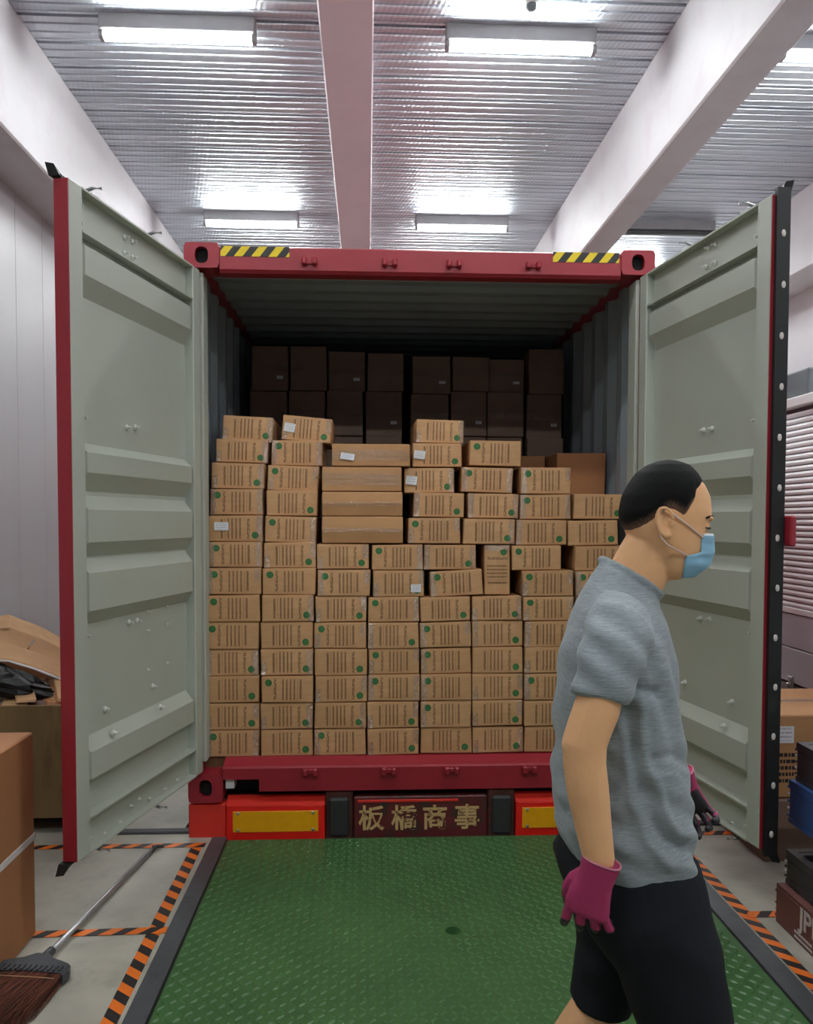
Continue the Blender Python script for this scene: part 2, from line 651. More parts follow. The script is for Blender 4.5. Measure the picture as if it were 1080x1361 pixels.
L = 1.25
ring = lambda x, pr: [(x, a, b) for a, b in pr]
body_me = G().box(-L / 2, L / 2, -.06, .06, .076, CZ - 5.54 + .01, ch=.008).mesh('housing', ['lamp_body'])
pr = rrect(0, .047, .045, .028, .024)
diff_me = G().loft([ring(-L / 2 + .03, pr), ring(L / 2 - .03, pr)]).mesh('diffuser', ['lit'])
dark_me = diff_me.copy()
dark_me.materials[0] = M['unlit']
pe = rrect(0, .047, .05, .033, .026)
cap_me = G().loft([ring(-.017, pe), ring(.017, pe)]).mesh('end_cap', ['lamp_body'])
LIGHTS = []
for yy, row in ((-5.9, 'behind'), (-1.65, 'over'), (2.62, 'front'), (6.85, 'back'), (8.95, 'hidden'), (11.1, 'far')):  # the 'hidden' tube is added, off the row spacing, to brighten the right bay
    for xx, bay in ((-1.82, 'left'), (.985, 'middle'), (3.82, 'right')):
        if row == 'hidden' and bay != 'right':
            continue
        lit = not (row == 'back' and bay == 'right')
        t = empty('ceiling_light', (xx, yy, 5.54))
        if row == 'front':
            lb = {'left': 'lit white ceiling tube nearest the camera, left of the pink beam', 'middle': 'lit white ceiling tube nearest the camera, right of the pink beam', 'right': 'lit ceiling tube half cut off at the upper right picture edge'}[bay]
        elif row == 'back':
            lb = {'left': 'lit ceiling tube just above the container roof, left of the pink beam', 'middle': 'lit ceiling tube just above the container roof, right of the pink beam', 'right': 'unlit dark ceiling tube above the open right container door'}[bay]
        else:
            lb = 'unseen lit ceiling tube outside the picture or behind the container, one of them added'
        tag(t, lb, 'ceiling light', 'ceiling tube lights')
        link('housing', body_me, t)
        link('diffuser', diff_me if lit else dark_me, t)
        for sx in (-1, 1):
            link('end_cap', cap_me, t, (sx * (L / 2 - .015), 0, 0))
# smoke detector and hook on the deck
t = empty('smoke_detector', (.99, 2.21, CZ - .10))
tag(t, 'small white round smoke detector on the roof deck', 'smoke detector')
G().loft([[(.055 * s * math.cos(2 * PI * k / 20), .055 * s * math.sin(2 * PI * k / 20), z) for k in range(20)] for s, z in ((.9, .105), (1, .10), (1, .06), (.8, .05))]).obj('base', 'white_paint', t, True)
G().loft([[(.05 * s * math.cos(2 * PI * k / 20), .05 * s * math.sin(2 * PI * k / 20), z) for k in range(20)] for s, z in ((.8, .05), (.85, .03), (.75, .008), (.4, -.004))]).obj('dome', 'unit', t, True)
t = empty('ceiling_ring', (-1.8, 2.12, CZ))
tag(t, 'small steel ring hanging from the deck at the top edge', 'ring')
G().tube([(.05 * math.cos(a), 0, -.10 + .05 * math.sin(a)) for a in [2 * PI * k / 20 for k in range(21)]], .006, 8).obj('ring', 'galv', t, True)
G().tube([(0, 0, .02), (0, 0, -.05)], .005, 8).obj('stem', 'galv', t, True)

# ================================================================== DOCK PLATFORM
PX0, PX1, PY0, PY1 = -1.01, 1.19, -3.7, -.035
dock = empty('dock_platform', (.09, -1.87, 0))
tag(dock, 'green checker-plate dock platform in a grey steel frame', 'dock platform')
HX, HY, HR = .066, -1.022, .033


def rel(g, o):
    """shift a mesh built in world coordinates to its parent's origin"""
    return g.xform(Matrix.Translation(-Vector(o.location)))


g = G()
q = .08
g.box(PX0, HX - q, PY0, PY1, -.05, 0)
g.box(HX + q, PX1, PY0, PY1, -.05, 0)
g.box(HX - q, HX + q, PY0, HY - q, -.05, 0)
g.box(HX - q, HX + q, HY + q, PY1, -.05, 0)
n = 24
circ = [(HX + HR * math.cos(2 * PI * k / n), HY + HR * math.sin(2 * PI * k / n)) for k in range(n)]
sq = []
for k in range(n):
    a = 2 * PI * k / n
    c, s_ = math.cos(a), math.sin(a)
    d = q / max(abs(c), abs(s_))
    sq.append((HX + d * c, HY + d * s_))
for k in range(n):
    k2 = (k + 1) % n
    g.quad((*circ[k], 0), (*sq[k], 0), (*sq[k2], 0), (*circ[k2], 0))
    g.quad((*circ[k2], 0), (*circ[k2], -.045), (*circ[k], -.045), (*circ[k], 0))
i = len(g.v)
g.v += [(x, y, -.045) for x, y in circ]
g.face(list(range(i, i + n)))
rel(g, dock).obj('plate', 'green', dock)
# raised tread, thousands of small lugs
g = G()
pit = .0345
lx, ly, lh = .0180, .0056, .0046
iy = 0
y = PY0 + .02
while y < PY1 - .015:
    ix = 0
    x = PX0 + .02
    while x < PX1 - .015:
        if (x - HX) ** 2 + (y - HY) ** 2 > .05 ** 2:
            a = R(45) if (ix + iy) % 2 else R(-45)
            c, s_ = math.cos(a), math.sin(a)
            i = len(g.v)
            for px, py, pz in ((-lx, 0, 0), (-lx * .5, -ly, 0), (lx * .5, -ly, 0), (lx, 0, 0), (lx * .5, ly, 0), (-lx * .5, ly, 0), (-lx * .55, 0, lh), (lx * .55, 0, lh)):
                g.v.append((x + px * c - py * s_, y + px * s_ + py * c, pz))
            for f in ((0, 1, 6), (1, 2, 7, 6), (2, 3, 7), (3, 4, 7), (4, 5, 6, 7), (5, 0, 6)):
                g.face([i + k for k in f])
        x += pit
        ix += 1
    y += pit
    iy += 1
tag(rel(g, dock).obj('tread', 'green', dock), kind='stuff')
for x0, x1 in ((-1.10, PX0 - .012), (PX1 + .012, 1.29)):
    rel(G().box(x0, x1, PY0 - .05, PY1 + .14, -.12, .002, ch=.002), dock).obj('side_frame', 'frame', dock)
for x0, x1 in ((PX0 - .011, PX0 - .001), (PX1 + .001, PX1 + .011)):
    rel(G().box(x0, x1, PY0, PY1, -.1, -.006), dock).obj('edge_gap', 'gasket', dock)
rel(G().box(PX0, PX1, -3.75, PY0 - .002, -.12, .001), dock).obj('hinge_plate', 'frame', dock)
for x0, x1 in ((-1.62, -1.04), (1.22, 1.85)):
    rel(G().box(x0, x1, .06, .119, -.1, .012, ch=.006), dock).obj('edge_buffer', 'frame_dark', dock)


def floor_strip(x0, y0, x1, y1, wd, label):
    d = Vector((x1 - x0, y1 - y0, 0))
    ln = d.length
    o = G().box(0, ln, -wd / 2, wd / 2, .0, .0012).obj('floor_tape', 'floor_tape')
    o.location = (x0, y0, .0003 + .0008 * random.random())
    o.rotation_euler = (0, 0, math.atan2(d.y, d.x))
    return tag(o, label, 'floor tape', 'orange and black floor tape')


floor_strip(-1.128, -3.2, -1.155, -.13, .056, 'orange and black tape strip running along the platform, left side')
floor_strip(-2.35, -.093, -1.115, -.10, .052, 'orange and black tape strip across the floor under the left container door').location.z = .0022
floor_strip(-1.66, -.985, -1.10, -.972, .052, 'short orange and black tape strip running under the broom handle').location.z = .0022
floor_strip(1.33, -3.2, 1.322, -.08, .056, 'orange and black tape strip running along the platform, right side')
floor_strip(1.31, -.048, 2.2, -.05, .052, 'orange and black tape strip across the floor under the right container door').location.z = .0022
floor_strip(1.325, -.945, 1.62, -.945, .052, 'short orange and black tape strip ending at the brown pallet').location.z = .0022

# ================================================================== CONTAINER
CB = .19                                    # underside of the container
CT = CB + 2.896
cont = empty('shipping_container', (0, 0, CB))
tag(cont, 'red shipping container with both doors open, grey-green inside, loaded with cartons', 'shipping container')


def crel(g):
    return g.xform(Matrix.Translation((0, 0, -CB)))


def casting(x0, x1, z0, z1, yf):
    """corner casting with an oval hole in its end face"""
    g = G()
    cx, cz = (x0 + x1) / 2, (z0 + z1) / 2
    n = 28
    hx, hz = .034, .046 if z1 - z0 > .13 else .042
    oval, out, mid = [], [], []
    for k in range(n):
        a = 2 * PI * k / n
        c, s_ = math.cos(a), math.sin(a)
        oval.append((cx + hx * math.copysign(abs(c) ** .8, c), cz + hz * math.copysign(abs(s_) ** .8, s_)))
        d = 1 / max(abs(c) / ((x1 - x0) / 2), abs(s_) / ((z1 - z0) / 2))
        px, pz = cx + d * c, cz + d * s_
        r = .018                             # rounded outer corners
        ex, ez = (x1 - x0) / 2 - r, (z1 - z0) / 2 - r
        dx, dz = px - cx, pz - cz
        if abs(dx) > ex and abs(dz) > ez:
            v = Vector((abs(dx) - ex, abs(dz) - ez))
            v = v.normalized() * r
            dx, dz = math.copysign(ex + v.x, dx), math.copysign(ez + v.y, dz)
        out.append((cx + dx, cz + dz))
    yb = yf + .16
    for k in range(n):
        k2 = (k + 1) % n
        g.quad((*out[k][:1], yf, out[k][1]), (out[k2][0], yf, out[k2][1]), (oval[k2][0], yf, oval[k2][1]), (oval[k][0], yf, oval[k][1]))
        g.quad((out[k2][0], yf, out[k2][1]), (out[k][0], yf, out[k][1]), (out[k][0], yb, out[k][1]), (out[k2][0], yb, out[k2][1]))
        g.quad((oval[k][0], yf, oval[k][1]), (oval[k2][0], yf, oval[k2][1]), (oval[k2][0], yf + .035, oval[k2][1]), (oval[k][0], yf + .035, oval[k][1]))
    i = len(g.v)
    g.v += [(x, yb, z) for x, z in out]
    g.face(list(range(i, i + n)))
    e = .018
    g2 = G().box(x0 + e, x1 - e, yf + .035, yb - .01, z0 + e, z1 - e)
    i = len(g.v)
    g.v += g2.v
    for f in g2.f:
        g.face([i + k for k in f], 1)
    return g


for x0, x1, z0, z1 in ((-1.219, -1.041, CT - .128, CT), (1.041, 1.219, CT - .128, CT), (-1.219, -1.041, CB, CB + .15), (1.041, 1.219, CB, CB + .15)):
    crel(casting(x0, x1, z0, z1, -.012)).obj('corner_casting', ['red', 'black'], cont, fix=True)
# header: face plate, slanted lower lip, top flange
g = G().loft([[(x, -.002, CT - .022), (x, -.002, 2.955), (x, .012, 2.938), (x, .09, 2.938), (x, .16, 2.99), (x, .16, CT - .010), (x, .02, CT - .010)] for x in (-1.041, 1.041)])
crel(g).obj('header', 'red', cont, fix=True)
# sill with slanted threshold and two fork notches
for x0, x1, zb in ((-1.041, -.852, .308), (-.852, .852, .243), (.852, 1.041, .308)):
    crel(G().loft([[(x, 0, zb), (x, 0, .365), (x, .012, .374), (x, .085, .402), (x, .12, .402), (x, .12, zb)] for x in (x0, x1)])).obj('sill', 'red', cont, fix=True)
crel(G().box(-1.05, -.84, .13, .5, .21, .31)).obj('notch_recess', 'black', cont)
crel(G().box(.84, 1.05, .13, .5, .21, .31)).obj('notch_recess', 'black', cont)
crel(G().box(-1.03, -.985, .02, .10, .255, .305)).obj('notch_clip', 'label', cont)
# corner posts
for s in (-1, 1):
    g = G()
    a, b = sorted((s * 1.219, s * 1.150))
    g.box(a, b, 0, .11, CB + .15, CT - .128, ch=.006)
    crel(g).obj('corner_post', 'red', cont)
    a, b = sorted((s * 1.150, s * 1.128))
    crel(G().box(a, b, .014, .13, .40, 2.94, ch=.003)).obj('inner_post', 'inner', cont)
# cam keepers on header and sill
kg = G().box(-.035, .035, -.010, .01, -.012, .012, ch=.003)
for s in (-1, 1):
    kg.box(s * .026 - .013, s * .026 + .013, -.034, .004, -.018, .020, ch=.006)
km = kg.mesh('cam_keeper', ['red'])
for x in (-.582, -.17, .164, .578):
    link('cam_keeper', km, cont, (x, 0, 2.997 - CB))
    link('cam_keeper', km, cont, (x, -.002, .347 - CB))
# hazard stickers
for x0 in (-1.035, .681):
    o = G().box(0, .35, -.0255, .0255, 0, .0015).obj('hazard_sticker', 'hazard', cont)
    o.location = (x0, -.0025, 3.0455 - CB)
    o.rotation_euler = (R(90), 0, 0)
# floor, side walls, roof, end wall
CL = 12.1
crel(G().box(-1.17, 1.17, .12, CL, .33, .40)).obj('container_floor', 'ply', cont)


def corrugate(length, pitch, depth, start):
    pts, y = [], start
    while y < length:
        pts += [(y, 0), (y + pitch * .26, 0), (y + pitch * .5, depth), (y + pitch * .76, depth)]
        y += pitch
    return [p for p in pts if p[0] <= length] + [(length, 0)]


for s in (-1, 1):
    for nm, off, mt in (('side_wall', 0, 'inside'), ('outer_wall', .004, 'red')):
        g = G()
        pr = corrugate(CL, .278, .036, .12)
        for (y0, d0), (y1, d1) in zip(pr, pr[1:]):
            xa, xb = s * (1.176 + d0 + off), s * (1.176 + d1 + off)
            qd = [(xa, y0, .30), (xa, y0, 3.02), (xb, y1, 3.02), (xb, y1, .30)]
            g.quad(*(qd if s > 0 else qd[::-1]))
        crel(g).obj(nm, mt, cont)
    a, b = sorted((s * 1.14, s * 1.219))
    crel(G().box(a, b, .12, CL, 3.0, CT - .03)).obj('roof_rail', 'red', cont)
    crel(G().box(a, b, .12, CL, CB + .02, .33)).obj('floor_rail', 'red', cont)
for nm, off, mt in (('roof', 0, 'inside'), ('roof_top', .004, 'red_dusty')):
    g = G()
    pr = corrugate(CL, .209, .022, .16)
    for (y0, d0), (y1, d1) in zip(pr, pr[1:]):
        za, zb = 3.012 + d0 + off, 3.012 + d1 + off
        g.quad((-1.2, y0, za), (-1.2, y1, zb), (1.2, y1, zb), (1.2, y0, za))
    crel(g).obj(nm, mt, cont)
crel(G().box(-1.219, 1.219, CL, CL + .08, CB + .02, CT - .02)).obj('end_wall', 'red', cont)

# ---- doors, built flat: x from hinge to free edge, y = 0 inner face, +y = outside, z up
DZ0, DZ1 = .355, 2.945
RIBS = [(2.762, 2.732, 2.620, 2.548), (1.975, 1.937, 1.857, 1.785), (1.768, 1.712, 1.583, 1.524), (1.518, 1.462, 1.312, 1.254), (.805, .752, .644, .606)]
bolt_me = G().loft([[(r * math.cos(2 * PI * k / 8), y, r * math.sin(2 * PI * k / 8)) for k in range(8)] for r, y in ((.013, .0), (.013, -.006), (.006, -.010), (.005, -.024))]).mesh('bolt', ['bolt'])
rivet_me = G().ell((0, 0, 0), (.005, .009, .015), n=6).mesh('rivet', ['print_white'])


def door(side, hx, ang, width, bolts, label):
    d = empty('container_door')
    d.parent = cont
    d['label'] = label
    ux = Vector((side * math.sin(R(ang)), -math.cos(R(ang)), 0))
    uy = Vector((side * math.cos(R(ang)), math.sin(R(ang)), 0))
    mw = Matrix((ux, uy, Vector((0, 0, 1)))).transposed().to_4x4()
    mw.translation = Vector((hx, -.012, -CB))
    W = width

    def put(g, name, mt, smooth=False):
        return g.xform(mw).obj(name, mt, d, smooth)
    put(G().box(0, .078, 0, .052, DZ0, DZ1, ch=.004), 'hinge_stile', 'inner')
    put(G().box(W - .092, W - .001, 0, .050, DZ0, DZ1, ch=.004), 'free_stile', 'inner')
    # top and bottom rails: channels open to the inside
    for z0, z1, nm in ((2.775, DZ1, 'top_rail'), (DZ0, .500, 'bottom_rail')):
        g = G()
        g.box(.078, W - .092, .0, .05, z1 - .008, z1)
        g.box(.078, W - .092, .0, .05, z0, z0 + .008)
        g.box(.078, W - .092, .042, .05, z0 + .008, z1 - .008)
        put(g, nm, 'inner')
    # pressed panel
    prof = [(2.775, .048)]
    for a, b, c, e in RIBS:
        prof += [(a, .048), (b, .004), (c, .004), (e, .048)]
    prof += [(.50, .048)]
    xs = [.078, .100, W - .112, W - .092]
    g = G()
    for (z0, y0), (z1, y1) in zip(prof, prof[1:]):
        for k in range(3):
            ya0, ya1 = (.048 if k == 0 else y0), (.048 if k == 0 else y1)
            yb0, yb1 = (.048 if k == 2 else y0), (.048 if k == 2 else y1)
            g.quad((xs[k], ya0, z0), (xs[k], ya1, z1), (xs[k + 1], yb1, z1), (xs[k + 1], yb0, z0))
    put(g, 'pressed_panel', 'inner')
    put(G().box(.0, W, .052, .058, DZ0, DZ1), 'outer_skin', 'red')
    put(G().box(W - .001, W + .004, .001, .058, DZ0 + .004, DZ1 - .004), 'edge_strip', 'red')
    # rubber gasket round three edges, flared at the corners
    g = G()
    if side > 0:
        g.loft([[(W + .003, .012, z), (W + .024, .010, z), (W + .030, .062, z), (W + .003, .066, z)] for z in (DZ0 - .02, DZ1 + .02)])
    for z, s in ((DZ1, 1), (DZ0, -1)):
        if side < 0:
            g = G()
        g.box(.05, W, .030, .064, min(z, z + s * .012), max(z, z + s * .012))
        g.loft([[(W - .03, .03, z + s * .004), (W + .012, .028, z + s * .004), (W + .016, .07, z + s * .004), (W - .03, .07, z + s * .004)],
                [(W - .012, .045, z + s * .03), (W + .022, .045, z + s * .044), (W + .026, .078, z + s * .05), (W - .008, .07, z + s * .034)]])
        if side < 0:
            put(g, 'gasket', 'gasket')
    if side > 0:
        put(g, 'gasket', 'gasket')
    if side > 0:
        for k in range(13):
            z = DZ0 + .07 + k * .197
            link('rivet', rivet_me, d, mw @ Vector((W + .0265, .036 + .004 * (k % 2), z)), (0, 0, math.atan2(ux.y, ux.x)))
    for k, (bx, bz) in enumerate(bolts):
        base = .048
        for a, b, c, e in RIBS:
            if e < bz < a:
                base = .01
        if bz > 2.78 or bz < .495:
            base = .042
        o = link('bolt', bolt_me, d)
        o.matrix_local = mw @ Matrix.Translation((bx, base, bz)) @ Matrix.Scale(.62 if k in (10, 11, 12, 13, 14, 15) and side < 0 or bz < .495 else 1, 4)
    # locking rods on the outside with cam ends above and below
    for x in (W * .36, W * .80):
        g = G()
        g.tube([(x, .095, DZ0 - .005), (x, .095, DZ1 + .005)], .017, 12)
        put(g, 'lock_rod', 'galv', True)
        for z, s in ((DZ1 + .026, 1), (DZ0 - .020, -1)):
            g = G()
            g.box(x - .030, x + .030, .068, .122, z - .030, z + .012, ch=.004)
            g.box(x - .055, x + .004, .040, .080, z - .008, z + .009, ch=.003)
            g.tube([(x + .022, .075, z + s * .002), (x + .030, .02, z + s * .012), (x + .018, -.012, z + s * .014)], .007, 8)
            put(g, 'lock_cam', 'galv')
        for z in (.75, 1.35, 1.95, 2.55):
            put(G().box(x - .04, x + .04, .058, .115, z - .025, z + .025, ch=.006), 'rod_bracket', 'red')
    if side > 0:
        put(G().box(W - .02, W + .066, .066, .092, 1.575, 1.695, ch=.006), 'lock_lug', 'red')
    else:
        put(G().box(W - .34, W - .30, .115, .14, 1.2, 1.75, ch=.006), 'lock_handle', 'galv')
    for z in (.62, 1.25, 2.05, 2.68):
        put(G().tube([(-.012, .045, z - .06), (-.012, .045, z + .06)], .016, 10), 'hinge', 'red', True)
    return d


door(-1, -1.14, 12.8, 1.152, [(1.004, 2.075), (0.664, 2.074), (0.59, 2.083), (0.663, 1.221), (0.588, 1.219), (1.002, 1.209), (0.866, 0.884), (0.868, 0.786), (0.45, 0.895), (0.451, 0.799), (0.487, 1.248), (0.294, 1.252), (0.489, 1.161), (0.296, 1.165), (0.492, 0.98), (0.3, 0.978), (1.023, 2.887), (1.024, 2.821), (0.673, 2.886), (0.607, 2.888), (0.675, 2.818), (0.609, 2.82), (0.673, 0.409), (0.597, 0.414), (0.504, 0.383), (0.351, 0.378), (0.22, 0.381), (0.766, 0.369), (0.89, 0.367), (1.01, 0.398)], 'left door leaf swung open, pressed grey-green inner panel')
door(1, 1.14, 7.5, 1.118, [(0.569, 2.09), (0.64, 2.089), (0.972, 2.087), (0.569, 1.22), (0.648, 1.226), (0.979, 1.209), (0.44, 0.895), (0.443, 0.796), (0.838, 0.888), (0.841, 0.786), (0.595, 2.908), (0.653, 2.903), (0.578, 2.829), (0.655, 2.823), (0.98, 2.828), (0.746, 0.368), (0.866, 0.368), (0.968, 0.393)], 'right door leaf swung open, black gasket along its free edge')

# ================================================================== TRAILER
tr = empty('trailer_chassis', (0, .135, -1.25))
tag(tr, 'rear of the trailer under the container with red bumper and yellow reflectors', 'trailer')


def trel(g):
    return g.xform(Matrix.Translation((0, -.1, 1.25)))


trel(G().box(-1.215, 1.215, .03, .17, -.08, .186, ch=.01)).obj('bumper_beam', 'rust', tr)
for s in (-1, 1):
    a, b = sorted((s * 1.222, s * 1.025))
    trel(G().box(a, b, -.03, .05, -.06, .18, ch=.008)).obj('bumper_end', 'orange_red', tr)
    a, b = sorted((s * 1.024, s * .508))
    pl = trel(G().box(a, b, -.04, .03, -.02, .172, ch=.006)).obj('reflector_panel', 'refl_red', tr)
    trel(G().loft([[(x, -.04, .170), (x, .03, .205), (x, .03, .170)] for x in (a, b)])).obj('panel_hood', 'orange_red', tr, fix=True)
    trel(G().box(a + .035, b - .035, -.0445, -.038, .030, .140, ch=.001)).obj('reflector', 'refl_yellow', pl)
    for px in (a + .062, b - .062):
        for pz in (.040, .130):
            trel(G().ell((px, -.045, pz), (.009, .005, .009), n=6)).obj('screw', 'screw', pl, True)
    a, b = sorted((s * .506, s * .36))
    trel(G().box(a, b, -.02, .04, -.06, .236, ch=.008)).obj('block_housing', 'rust', tr)
    trel(G().box(a + .018, b - .018, -.05, -.018, .0, .205, ch=.012)).obj('rubber_block', 'rubber', tr)
sb = trel(G().box(-.356, .356, -.03, .03, -.03, .205, ch=.006)).obj('sign_board', 'sign', tr)
trel(G().box(-.335, .2, -.034, -.028, .176, .189, ch=.001)).obj('sign_edge', 'orange_red', sb)


def text_mesh(body, size, mname, depth=.0015, bold=0.):
    cu = bpy.data.curves.new('lettering', 'FONT')
    cu.body = body
    cu.size = size
    cu.extrude = depth
    cu.offset = bold
    cu.align_x = 'CENTER'
    cu.align_y = 'CENTER'
    cu.resolution_u = 3
    o = bpy.data.objects.new('lettering', cu)
    COL.objects.link(o)
    dg = bpy.context.evaluated_depsgraph_get()
    dg.update()
    me = bpy.data.meshes.new_from_object(o.evaluated_get(dg))
    bpy.data.objects.remove(o)
    bpy.data.curves.remove(cu)
    me.materials.clear()
    me.materials.append(M[mname])
    # centre the glyphs on the origin
    if len(me.vertices):
        co = np.empty(len(me.vertices) * 3)
        me.vertices.foreach_get('co', co)
        co = co.reshape(-1, 3)
        c = (co.max(0) + co.min(0)) / 2
        co[:, :2] -= c[:2]
        me.vertices.foreach_set('co', co.ravel())
    return me


for ch, x in zip('板橋商事', (-.262, -.088, .076, .248)):
    link('lettering', text_mesh(ch, .140, 'gold', bold=.0024), sb, (x, -.1315, .092 + 1.25), (R(90), 0, 0))
for s in (-1, 1):
    a, b = sorted((s * .36, s * .50))
    trel(G().box(a, b, .17, 11.8, -.20, .186)).obj('chassis_rail', 'chassis', tr)
for y in (1.6, 2.9):
    trel(G().box(-.95, .95, y - .06, y + .06, -.80, -.68)).obj('axle', 'chassis', tr)
    for s in (-1, 1):
        pr = [(.16, .30), (.16, .46), (.13, .50), (-.13, .50), (-.16, .46), (-.16, .30)]
        g = G().loft([[(s * .96 + a, y + r * math.cos(2 * PI * k / 28), -.745 + r * math.sin(2 * PI * k / 28)) for k in range(28)] for a, r in pr])
        trel(g).obj('wheel', 'tyre', tr, fix=True)
        trel(G().box(s * .43 - .05, s * .43 + .05, y - .08, y + .08, -.70, -.19)).obj('axle_hanger', 'chassis', tr)
for s in (-1, 1):
    trel(G().box(s * .43 - .06, s * .43 + .06, 9.9, 10.05, -1.25, -.19)).obj('landing_leg', 'chassis', tr)

# ================================================================== CARTONS
def carton_mesh(name, wx, dy, hz, mats, seed, bulge=.003, uvfront=True, groove=False):
    """chamfered, slightly bulged carton; origin at the middle of its front face, body behind it"""
    rnd = random.Random(seed)
    bm = bmesh.new()
    bmesh.ops.create_cube(bm, size=1)
    for v in bm.verts:
        v.co = (v.co.x * wx + rnd.uniform(-1, 1) * .003, (v.co.y + .5) * dy + rnd.uniform(-1, 1) * .003, v.co.z * hz + rnd.uniform(-1, 1) * .0025)
    bmesh.ops.bevel(bm, geom=bm.edges[:], offset=.0035, segments=1, affect='EDGES')
    bm.faces.ensure_lookup_table()
    front = min(bm.faces, key=lambda f: (f.normal.y, -f.calc_area()) if f.calc_area() > wx * hz * .5 else (9, 0))
    uvl = bm.loops.layers.uv.new('UVMap')
    for f in bm.faces:
        f.material_index = 0
    r = bmesh.ops.poke(bm, faces=[front], offset=bulge)
    for f in r['faces']:
        f.material_index = 1 if len(mats) > 1 else 0
    for f in bm.faces:
        for l in f.loops:
            l[uvl].uv = (l.vert.co.x / wx + .5, l.vert.co.z / hz + .5)
    me = bpy.data.meshes.new(name)
    bm.to_mesh(me)
    bm.free()
    for m in mats:
        me.materials.append(M[m])
    return me


BW, BH, BD = .280, .140, .42
carton_mes = [carton_mesh('carton', BW - .003, BD, BH - .002, ['card', 'printed'], k) for k in range(5)]
# clear tape wrapped round the side edges, slightly proud of the board
def tape_mesh(edges, seed):
    rnd = random.Random(seed)
    g = G()
    e = .0012
    hx, hz = BW / 2 - .0015, BH / 2 - .001
    for s, z0, z1 in edges:
        rows = []
        for k in range(5):
            z = z0 + (z1 - z0) * k / 4
            j = rnd.uniform(-.003, .003)
            rows.append([(s * (hx - .030 + j), -e - rnd.uniform(.0015, .005), z), (s * (hx - .004), -e - rnd.uniform(0, .004), z), (s * (hx + e), .004, z), (s * (hx + e), .05, z)])
        for a, b in zip(rows, rows[1:]):
            for k in range(3):
                qd = [a[k], a[k + 1], b[k + 1], b[k]]
                g.quad(*(qd if s > 0 else qd[::-1]))
    return g.mesh('packing_tape', ['film_edge'])


H = BH / 2 - .002
tapes = [tape_mesh([(1, -H, H)], 1), tape_mesh([(-1, -H, H)], 2), tape_mesh([(1, 0, H)], 3), tape_mesh([(-1, -H, .01)], 4)]
lab_me = bpy.data.meshes.new('shipping_label')
lab_me.from_pydata([(-.036, 0, -.022), (.036, 0, -.022), (.036, 0, .022), (-.036, 0, .022), (-.036, .001, -.022), (.036, .001, -.022), (.036, .001, .022), (-.036, .001, .022)], [], [(0, 1, 2, 3), (0, 4, 5, 1), (1, 5, 6, 2), (2, 6, 7, 3), (3, 7, 4, 0)])
lab_me.materials.append(M['label_print'])
uv = lab_me.uv_layers.new(name='UVMap')
for l in lab_me.loops:
    co = lab_me.vertices[l.vertex_index].co
    uv.data[l.index].uv = (co.x / .072 + .5, co.z / .044 + .5)
glare_me = G().box(-.03, .03, 0, .001, -.05, .05).mesh('film_patch', ['film'])

LONGW = .434
def long_mesh(ridge):
    """long carton whose two front flaps meet in a slightly raised level seam"""
    hx, hz = LONGW / 2 - .002, .070
    c = .0035
    sec = [(c, -hz), (0, -hz + c), (-ridge, -.0015), (-ridge + .0015, 0), (-ridge, .0015), (0, hz - c), (c, hz), (.28 - c, hz), (.28, hz - c), (.28, -hz + c), (.28 - c, -hz)]
    return G().loft([[(x, a * k + (1 - k) * .003, b * k) for a, b in sec] for x, k in ((-hx, .96), (-hx + c, 1), (hx - c, 1), (hx, .96))]).mesh('carton', ['card'])


